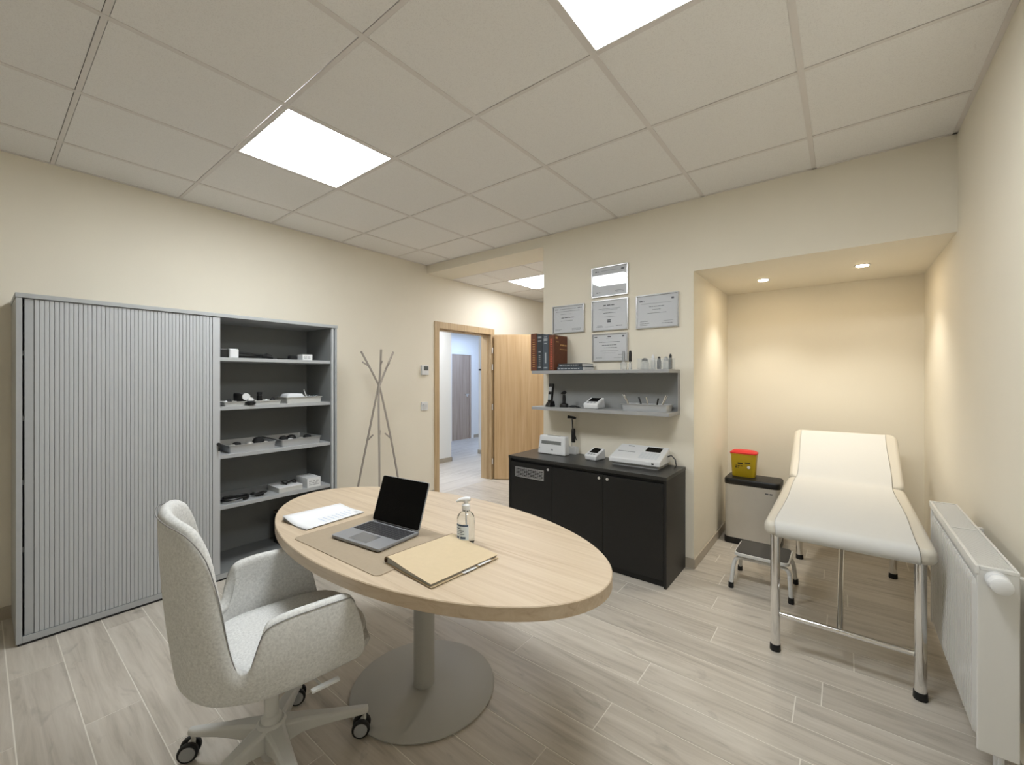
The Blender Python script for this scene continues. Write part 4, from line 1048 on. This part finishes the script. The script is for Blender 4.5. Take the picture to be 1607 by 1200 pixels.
monitor('blood_pressure_monitor', 'small white blood pressure monitor between the two larger devices on the sideboard', (-1.575, 3.10, SZ + 0.0003), math.radians(-8), 0.118, 0.15, 0.040, 0.088, 'blood pressure monitors')

def tray(name, label, x0, x1, y0, y1, z, h, material, group=None, slope=0.012, rim=0.006):
    t = thing(name, label, 'tray', ((x0 + x1) / 2, (y0 + y1) / 2, z), group=group)
    a, b = (x1 - x0) / 2, (y1 - y0) / 2
    R = lambda s, r: rrect(-a + s, a - s, -b + s, b - s, r, 3)
    m = MB()
    rings = [(slope, 0.0), (0.0, h), (-rim, h), (-rim, h - 0.002), (-0.0005, h - 0.0025), (slope - 0.0, 0.0)]
    m.loft([[(x, y, zz) for x, y in R(s, 0.012)] for s, zz in ((slope, 0.0), (rim, h - 0.0025), (0.0, h - 0.0025), (0.0, h), (rim + 0.0015, h), (slope + 0.0015, 0.002))])
    obj('tray_body', m, material, t, local=True, smooth='auto')
    return t
tray('instrument_tray', 'steel tray of instruments at the right end of the lower wall shelf', -1.345, -0.985, 3.06, 3.215, Z2, 0.052, 'traymetal')
for i, (x, y, tx, tz, l, mm, lab) in enumerate(((-1.28, 3.11, -0.055, 0.10, 0.13, 'chrome', 'long steel forceps leaning left out of the steel tray'), (-1.20, 3.15, -0.03, 0.075, 0.10, 'black', 'black-handled probe near the middle of the steel tray'), (-1.14, 3.12, -0.02, 0.06, 0.10, 'chrome', 'short steel probe near the middle of the steel tray'), (-1.10, 3.15, 0.012, 0.075, 0.09, 'black', 'black-tipped pick right of the middle of the steel tray'), (-1.06, 3.12, 0.035, 0.085, 0.12, 'chrome', 'steel tweezers leaning right out of the steel tray'))):
    d = Vector((tx, 0.01, tz)).normalized()
    p0 = Vector((x, y, Z2 + 0.008)); p1 = p0 + d * l
    m = MB().tube([p0, p0 + d * l * 0.5, p1], [0.003, 0.0055, 0.0065], 10)
    if i in (0, 4): m = MB().tube([p0, p0 + d * l * 0.5 + Vector((0.004, 0, 0)), p1 + Vector((0.006, 0, 0))], [0.002, 0.004, 0.004], 8).tube([p0, p0 + d * l * 0.5 - Vector((0.004, 0, 0)), p1 - Vector((0.006, 0, 0))], [0.002, 0.004, 0.004], 8)
    tag(obj('instrument', m, mm, smooth='auto'), lab, 'instrument', 'instruments in the steel tray')

# ================================================================== THINGS ON THE SIDEBOARD
S3 = SZ + 0.0003
t = thing('sterilising_unit', 'white boxy device with a grey strip window at the left end of the sideboard', 'device', (-1.972, 3.14, S3))
w = 0.14
m = MB().hexa([(-w,-.085,0),(w,-.085,0),(w,-.005,0),(-w,-.005,0),(-w+.012,-.070,.158),(w-.006,-.070,.158),(w-.006,-.010,.158),(-w+.012,-.010,.158)])
body = obj('front_housing', m, 'white', t, local=True, bevel=0.010, seg=3)
obj('rear_housing', MB().hexa([(-w+.01,-.0045,0),(w-.048,-.0045,0),(w-.048,.085,0),(-w+.01,.085,0),(-w+.01,-.0045,.085),(w-.048,-.0045,.085),(w-.048,.085,.065),(-w+.01,.085,.065)]), 'white', t, local=True, bevel=0.006)
def ff(a0, a1, z0, z1, th): # panel on the sloping front
    yy = lambda z: -0.085 + 0.015 * z / 0.158
    return MB().hexa([(a0, yy(z0) - th, z0), (a1, yy(z0) - th, z0), (a1, yy(z0) + .002, z0), (a0, yy(z0) + .002, z0), (a0, yy(z1) - th, z1), (a1, yy(z1) - th, z1), (a1, yy(z1) + .002, z1), (a0, yy(z1) + .002, z1)])
obj('strip_window', ff(-0.105, 0.095, 0.086, 0.115, 0.0008), mat('grey_strip', (118, 120, 118), 0.3), body, local=True)
obj('badge', ff(-0.006, 0.018, 0.036, 0.050, 0.0006), 'greyplastic', body, local=True)
obj('power_button', ff(-0.128, -0.118, 0.042, 0.054, 0.0012), 'greyplastic', body, local=True)
obj('top_slot', MB().box(-0.06, 0.07, -0.052, -0.036, 0.1578, 0.1590), 'lcd', body, local=True)
t = thing('diagnostic_set', 'black examination handles on an upright stand behind the white boxy device', 'diagnostic set', (-1.842, 3.205, S3 + 0.0))
obj('foot', MB().box(-0.030, 0.040, -0.024, 0.028, 0.0, 0.060), 'white', t, local=True, bevel=0.002)
obj('post', MB().tube([(-0.018, 0.01, 0.0602), (-0.018, 0.01, 0.335)], 0.004, 10), 'steel', t, local=True)
obj('handle_grip', MB().lathe([(0.016, 0.10), (0.018, 0.11), (0.018, 0.205), (0.012, 0.22)], 0.004, 0.0, 18), 'black', t, local=True, smooth='auto')
obj('arm', MB().tube([(-0.002, 0.0, 0.2205), (-0.006, 0.0, 0.29), (-0.008, -0.002, 0.300)], 0.005, 8).tube([(0.008, 0, 0.2), (0.034, 0.0, 0.12)], 0.004, 8), 'black', t, local=True, smooth='auto')
obj('head', MB().tube([(-0.045, -0.01, 0.318), (-0.02, -0.004, 0.316), (0.01, 0.0, 0.312), (0.028, 0.004, 0.308)], [0.014, 0.011, 0.012, 0.008], 14), 'black', t, local=True, smooth='auto')
t = thing('ecg_machine', 'wide white sloping machine with keypad and dark screen at the right end of the sideboard', 'device', (-1.212, 3.112, S3))
w, d = 0.195, 0.122
obj('base', MB().box(-w + .02, w - .02, -d + .02, d - .008, 0.0, 0.022), 'greyplastic', t, local=True)
cas = obj('casing', MB().hexa([(-w,-d,.0225),(w,-d,.0225),(w-.004,d,.0225),(-w+.004,d,.0225),(-w,-d,.058),(w,-d,.058),(w-.006,d-.006,.132),(-w+.006,d-.006,.132)]), 'white', t, local=True, bevel=0.007, seg=3)
p0 = Vector((0, -d, 0.058)); u = Vector((0, 2 * d - 0.006, 0.074)); LL = u.length; u.normalize(); nn = Vector((0, -u.z, u.y))
def top(a0, a1, b0, b1, th=0.001):
    c = [p0 + Vector((a, 0, 0)) + u * (b * LL) for a, b in ((a0, b0), (a1, b0), (a1, b1), (a0, b1))]
    return MB().hexa([tuple(q - nn * 0.001) for q in c] + [tuple(q + nn * th) for q in c])
obj('screen', top(0.035, 0.150, 0.60, 0.90), 'screen', cas, local=True)
for r in range(4):
    for k in range(6):
        obj('key', top(0.020 + k * 0.024, 0.040 + k * 0.024, 0.14 + r * 0.10, 0.21 + r * 0.10, 0.0018), mat('pale_key', (206, 210, 214), 0.5) if (r == 0 and k == 0) else bpy.data.materials['pale_key'], cas, local=True)
obj('paper_slot', top(-0.165, -0.03, 0.46, 0.50, 0.0008), 'greyplastic', cas, local=True)
obj('maker_badge', top(-0.12, -0.07, 0.84, 0.90, 0.0006), 'greyplastic', cas, local=True)
obj('front_socket', MB().box(0.135, 0.152, -d - 0.0012, -d + 0.002, 0.036, 0.046), 'screen', cas, local=True)
obj('cable', MB().tube([(w - 0.01, 0.06, 0.07), (w + 0.02, 0.07, 0.085), (w + 0.055, 0.05, 0.06), (w + 0.068, 0.03, 0.02), (w + 0.062, 0.01, 0.0055)], 0.0045, 8), 'black', t, local=True, smooth='auto')

# ================================================================== SHARPS BOX ON THE BIN
t = thing('sharps_container', 'yellow sharps container with red lid standing on the pedal bin', 'container', (-0.668, 4.10, 0.5545))
rr = lambda a, b, r: rrect(-a, a, -b, b, r, 4)
m = MB(); m.loft([[(x, y, z) for x, y in rr(a, b, 0.03)] for a, b, z in ((0.084, 0.052, 0.0), (0.088, 0.056, 0.006), (0.098, 0.062, 0.185), (0.1015, 0.0655, 0.188), (0.1015, 0.0655, 0.196))])
bod = obj('tub', m, 'yellow', t, local=True, smooth='auto')
m = MB(); m.loft([[(x, y, z) for x, y in rr(a, b, 0.03)] for a, b, z in ((0.1035, 0.0675, 0.1965), (0.1035, 0.0675, 0.207), (0.095, 0.058, 0.213), (0.080, 0.046, 0.222), (0.05, 0.03, 0.226))])
obj('lid', m, 'red', t, local=True, smooth='auto')
m = MB(); yy = -0.0645
print_lines(m, (-0.06, yy, 0), (1, 0, 0), (0, 0.035, 1), [(0.0, 0.115, 0.150, 0.013), (0.005, 0.045, 0.128, 0.010), (0.075, 0.115, 0.118, 0.016), (0.02, 0.06, 0.110, 0.012), (0.005, 0.06, 0.092, 0.006), (0.0, 0.03, 0.078, 0.006), (0.05, 0.118, 0.174, 0.006)], random.Random(5))
obj('warning_print', m, 'black', bod, local=True)
m = MB(); m.loft([[(0.045 + 0.012 * math.cos(k * PI / 8), yy - 0.0004 - q, 0.088 + 0.012 * math.sin(k * PI / 8)) for k in range(16)] for q in (0.0, 0.003)])
obj('sticker', m, 'white', bod, local=True)

# ================================================================== THINGS IN THE CABINET
Q = 0.0004
S_1, S_2, S_3, S_4 = 1.545 + Q, 1.20 + Q, 0.862 + Q, 0.507 + Q
# top shelf
t = thing('cuff_case', 'black and white instrument case on the top cabinet shelf by the shutter', 'case', (-3.50, 1.12, S_1))
obj('black_half', MB().prism(rrect(-0.05, 0.05, -0.062, -0.0005, 0.012), 0.0, 0.064), 'black', t, local=True, bevel=0.006)
obj('white_half', MB().prism(rrect(-0.05, 0.05, 0.0005, 0.062, 0.012), 0.0, 0.066), 'white', t, local=True, bevel=0.006)
t = thing('black_strap', 'black strap with buckle lying on the top cabinet shelf', 'strap', (-3.50, 1.31, S_1))
obj('band', MB().tube([(0.02, -0.115, 0.040), (0.02, -0.06, 0.036), (0.01, 0.0, 0.030), (0.005, 0.05, 0.026)], 0.008, 10).tube([(-0.01, -0.115, 0.012), (-0.01, -0.05, 0.012), (0.0, 0.04, 0.014)], 0.009, 10), 'black', t, local=True, smooth='auto')
obj('buckle', MB().tube([(-0.01, 0.045, 0.018), (0.01, 0.075, 0.026), (0.012, 0.10, 0.018), (0.0, 0.12, 0.008)], [0.012, 0.020, 0.016, 0.006], 12), 'rubber', t, local=True, smooth='auto')
tag(obj('probe', MB().tube([(-3.47, 1.455, S_1 + 0.006), (-3.47, 1.56, S_1 + 0.005)], [0.006, 0.004], 10), 'black'), 'thin black probe lying on the top cabinet shelf', 'probe')
t = thing('carton', 'small white carton at the right of the top cabinet shelf', 'box', (-3.47, 1.668, S_1))
obj('box', MB().box(-0.045, 0.045, -0.040, 0.040, 0.0, 0.046), 'white', t, local=True, bevel=0.001)
m = MB(); print_lines(m, (0.0455, -0.03, 0.012), (0, 1, 0), (0, 0, 1), [(0, 0.055, 0.0, 0.006), (0, 0.05, 0.012, 0.006)], random.Random(2))
obj('print', m, 'greyplastic', t, local=True)
tag(obj('lens_cap', MB().lathe([(0.030, S_1), (0.034, S_1 + 0.006), (0.034, S_1 + 0.030), (0.026, S_1 + 0.036)], -3.51, 1.585, 20), 'rubber', smooth='auto'), 'round dark rubber cap beside the small white carton', 'cap')
# second shelf
tray('storage_tray', 'low pale tray of black instruments on the second cabinet shelf', -3.62, -3.425, 1.075, 1.475, S_2, 0.030, 'trayplastic', 'cabinet trays')
tray('storage_tray', 'pale tray holding folded cloth on the second cabinet shelf', -3.63, -3.43, 1.505, 1.80, S_2, 0.048, 'trayplastic', 'cabinet trays')
t = thing('head_lamp', 'black head lamp with round white face on the second cabinet shelf', 'lamp', (-3.50, 1.215, S_2 + 0.0025))
obj('band', MB().lathe([(0.046, 0.03), (0.050, 0.04), (0.050, 0.080), (0.044, 0.088)], 0, 0, 24), 'black', t, local=True, smooth='auto')
obj('stem', MB().lathe([(0.03, 0.0), (0.03, 0.0295)], 0, 0, 20), 'black', t, local=True)
obj('face', MB().disc_x(0.012, 0.060, 0.026, 0.045, 0.056, 24), 'white', t, local=True)
t = thing('pressure_gauge', 'small black gauge with white dial propped on the edge of the cabinet tray', 'gauge', (-3.418, 1.245, S_2))
obj('bulb', MB().lathe([(0.020, 0.0), (0.034, 0.010), (0.034, 0.024), (0.018, 0.034)], 0, 0, 22), 'black', t, local=True, smooth='auto')
obj('dial', MB().disc_x(0.0, 0.040, 0.018, -0.006, 0.010, 20), 'white', t, local=True)
t = thing('dark_bottle', 'small black bottle standing in the cabinet tray', 'bottle', (-3.52, 1.345, S_2 + 0.0025))
obj('body', MB().lathe([(0.017, 0.0), (0.019, 0.004), (0.019, 0.062), (0.013, 0.070)], 0, 0, 20), 'black', t, local=True, smooth='auto')
obj('cap', MB().lathe([(0.018, 0.0702), (0.018, 0.088), (0.016, 0.090)], 0, 0, 20), 'rubber', t, local=True, smooth='auto')
rnd = random.Random(9)
for i, (x, y, s, mm, lab) in enumerate(((-3.50, 1.115, 0.016, 'white', 'small white clip at the shutter end of the second shelf tray'), (-3.51, 1.285, 0.024, 'rubber', 'black rubber bulb left of the small black bottle'), (-3.50, 1.385, 0.017, 'white', 'small white cap right of the small black bottle'), (-3.49, 1.425, 0.024, 'rubber', 'black rubber bulb at the right end of the second shelf tray'), (-3.55, 1.150, 0.022, 'rubber', 'black rubber bulb behind the head lamp'))):
    tag(obj('rubber_bulb' if mm == 'rubber' else 'plastic_cap', MB().lathe([(s * 0.7, S_2 + 0.0026), (s, S_2 + 0.008), (s, S_2 + 0.008 + s * 0.7), (s * 0.6, S_2 + 0.01 + s * 1.2), (s * 0.25, S_2 + 0.012 + s * 1.5)], x, y, 16), mm, smooth='auto'), lab, 'bulb' if mm == 'rubber' else 'cap')
m = MB(); m.loft([[(x, y, z) for x, y in rrect(-3.61 + a, -3.455 - a, 1.525 + a, 1.665 - a, 0.02)] for a, z in ((0.0, S_2 + 0.0026), (0.0, S_2 + 0.050), (0.008, S_2 + 0.062), (0.012, S_2 + 0.072), (0.04, S_2 + 0.076))])
tag(obj('folded_cloth', m, 'cloth', smooth=True), 'folded pale cloth heaped in the right tray of the second cabinet shelf', 'cloth')
m = MB().tube([(-3.50 + 0.03 * math.cos(a), 1.735 + 0.045 * math.sin(a), S_2 + 0.050 + 0.008 * math.sin(2 * a)) for a in [k * 0.3 for k in range(26)]], 0.005, 8).tube([(-3.5, 1.735, S_2 + 0.012), (-3.5, 1.735, S_2 + 0.052)], 0.016, 8)
tag(obj('tubing', m, 'clear', smooth='auto'), 'coil of clear tubing in the right tray of the second cabinet shelf', 'tubing')
tag(obj('thermometer', MB().tube([(-3.47, 1.685, S_2 + 0.030), (-3.46, 1.655, S_2 + 0.105)], [0.005, 0.003], 8), 'white'), 'thin white stick poking up from the right tray of the second shelf', 'stick')
# third shelf
tray('storage_tray', 'steel tray by the shutter on the third cabinet shelf', -3.79, -3.418, 1.105, 1.430, S_3, 0.056, 'traymetal', 'cabinet trays')
tray('storage_tray', 'steel tray at the right of the third cabinet shelf', -3.79, -3.418, 1.462, 1.785, S_3, 0.056, 'traymetal', 'cabinet trays')
spots3 = [(-3.52, 1.16, 0.018, 'steel', 'smallest steel specimen cup by the shutter'), (-3.55, 1.20, 0.022, 'rubber', 'dark rubber stopper in the shutter-side tray'), (-3.53, 1.28, 0.020, 'steel', 'steel cup in the middle of the shutter-side tray'), (-3.54, 1.345, 0.030, 'rubber', 'largest dark rubber ball in the shutter-side tray'), (-3.52, 1.385, 0.018, 'steel', 'steel cup at the right end of the shutter-side tray'),
          (-3.54, 1.53, 0.026, 'rubber', 'dark rubber ball at the left of the right-hand tray'), (-3.52, 1.575, 0.018, 'white', 'small white cap in the right-hand tray'), (-3.56, 1.60, 0.026, 'rubber', 'dark rubber ball in the middle of the right-hand tray'), (-3.53, 1.66, 0.018, 'steel', 'steel cup in the right-hand tray'), (-3.53, 1.715, 0.024, 'rubber', 'dark rubber ball at the right of the right-hand tray')]
for x, y, s, mm, lab in spots3:
    z = S_3 + 0.0026; s = s * 1.35
    tag(obj({'rubber': 'rubber_ball', 'steel': 'specimen_cup', 'white': 'plastic_cap'}[mm], MB().lathe([(s * 0.6, z), (s, z + s * 0.5), (s, z + s * 1.3), (s * 0.8, z + s * 1.8), (s * 0.3, z + s * 2.0)], x, y, 16), mm, smooth='auto'), lab + ' on the third shelf', {'rubber': 'ball', 'steel': 'cup', 'white': 'cap'}[mm])
# fourth shelf
t = thing('stethoscope', 'black stethoscope coiled on the fourth cabinet shelf by the shutter', 'stethoscope', (-3.475, 1.165, S_4))
pts = [(0.045 * math.cos(a) * (1 - a * 0.012), 0.085 * math.sin(a), 0.009 + 0.002 * a) for a in [0.5 + k * 0.3 for k in range(34)]]
obj('tubing', MB().tube(pts, 0.0085, 10), 'black', t, local=True, smooth='auto')
obj('chest_piece', MB().lathe([(0.020, 0.0), (0.023, 0.004), (0.020, 0.012), (0.010, 0.016)], 0.0, -0.02, 20), 'steel', t, local=True, smooth='auto')
t = thing('cable_bundle', 'small tangle of black cable on the fourth cabinet shelf', 'cable', (-3.48, 1.33, S_4))
rnd = random.Random(4)
pts = smooth_pts([(rnd.uniform(-0.035, 0.035), rnd.uniform(-0.055, 0.055), rnd.uniform(0.008, 0.034)) for k in range(16)], 5)
obj('tangle', MB().tube(pts, 0.0065, 8), 'black', t, local=True, smooth='auto')
t = thing('flat_carton', 'flat pale carton lying on the fourth cabinet shelf under a cable tangle', 'box', (-3.52, 1.535, S_4))
obj('box', MB().box(-0.10, 0.10, -0.09, 0.09, 0.0, 0.034), 'trayplastic', t, local=True, bevel=0.002)
obj('lid', MB().box(-0.101, 0.101, -0.091, 0.091, 0.0345, 0.042), 'white', t, local=True, bevel=0.002)
t = thing('cable_bundle', 'black cable tangle lying on top of the flat pale carton', 'cable', (-3.51, 1.55, S_4 + 0.0422))
pts = smooth_pts([(rnd.uniform(-0.035, 0.035), rnd.uniform(-0.06, 0.06), rnd.uniform(0.005, 0.030)) for k in range(18)], 5)
obj('tangle', MB().tube(pts, 0.0042, 8), 'black', t, local=True, smooth='auto')
t = thing('carton', 'white carton with grey print at the right of the fourth cabinet shelf', 'box', (-3.50, 1.712, S_4))
obj('box', MB().box(-0.095, 0.095, -0.055, 0.055, 0.0, 0.078), 'white', t, local=True, bevel=0.0015)
m = MB(); print_lines(m, (0.0955, -0.042, 0.012), (0, 1, 0), (0, 0, 1), [(0, 0.08, 0.008, 0.007), (0, 0.07, 0.022, 0.007), (0, 0.08, 0.036, 0.008)], random.Random(2))
obj('print', m, 'greyplastic', t, local=True)
t = thing('dark_carton', 'dark box with brown top standing at the bottom of the open cabinet', 'box', (-3.57, 1.66, 0.0464))
obj('box', MB().box(-0.13, 0.13, -0.14, 0.14, 0.0, 0.24), 'rubber', t, local=True, bevel=0.002)
obj('lid', MB().box(-0.131, 0.131, -0.141, 0.141, 0.2405, 0.262), mat('brown_lid', (104, 92, 76), 0.7), t, local=True, bevel=0.002)
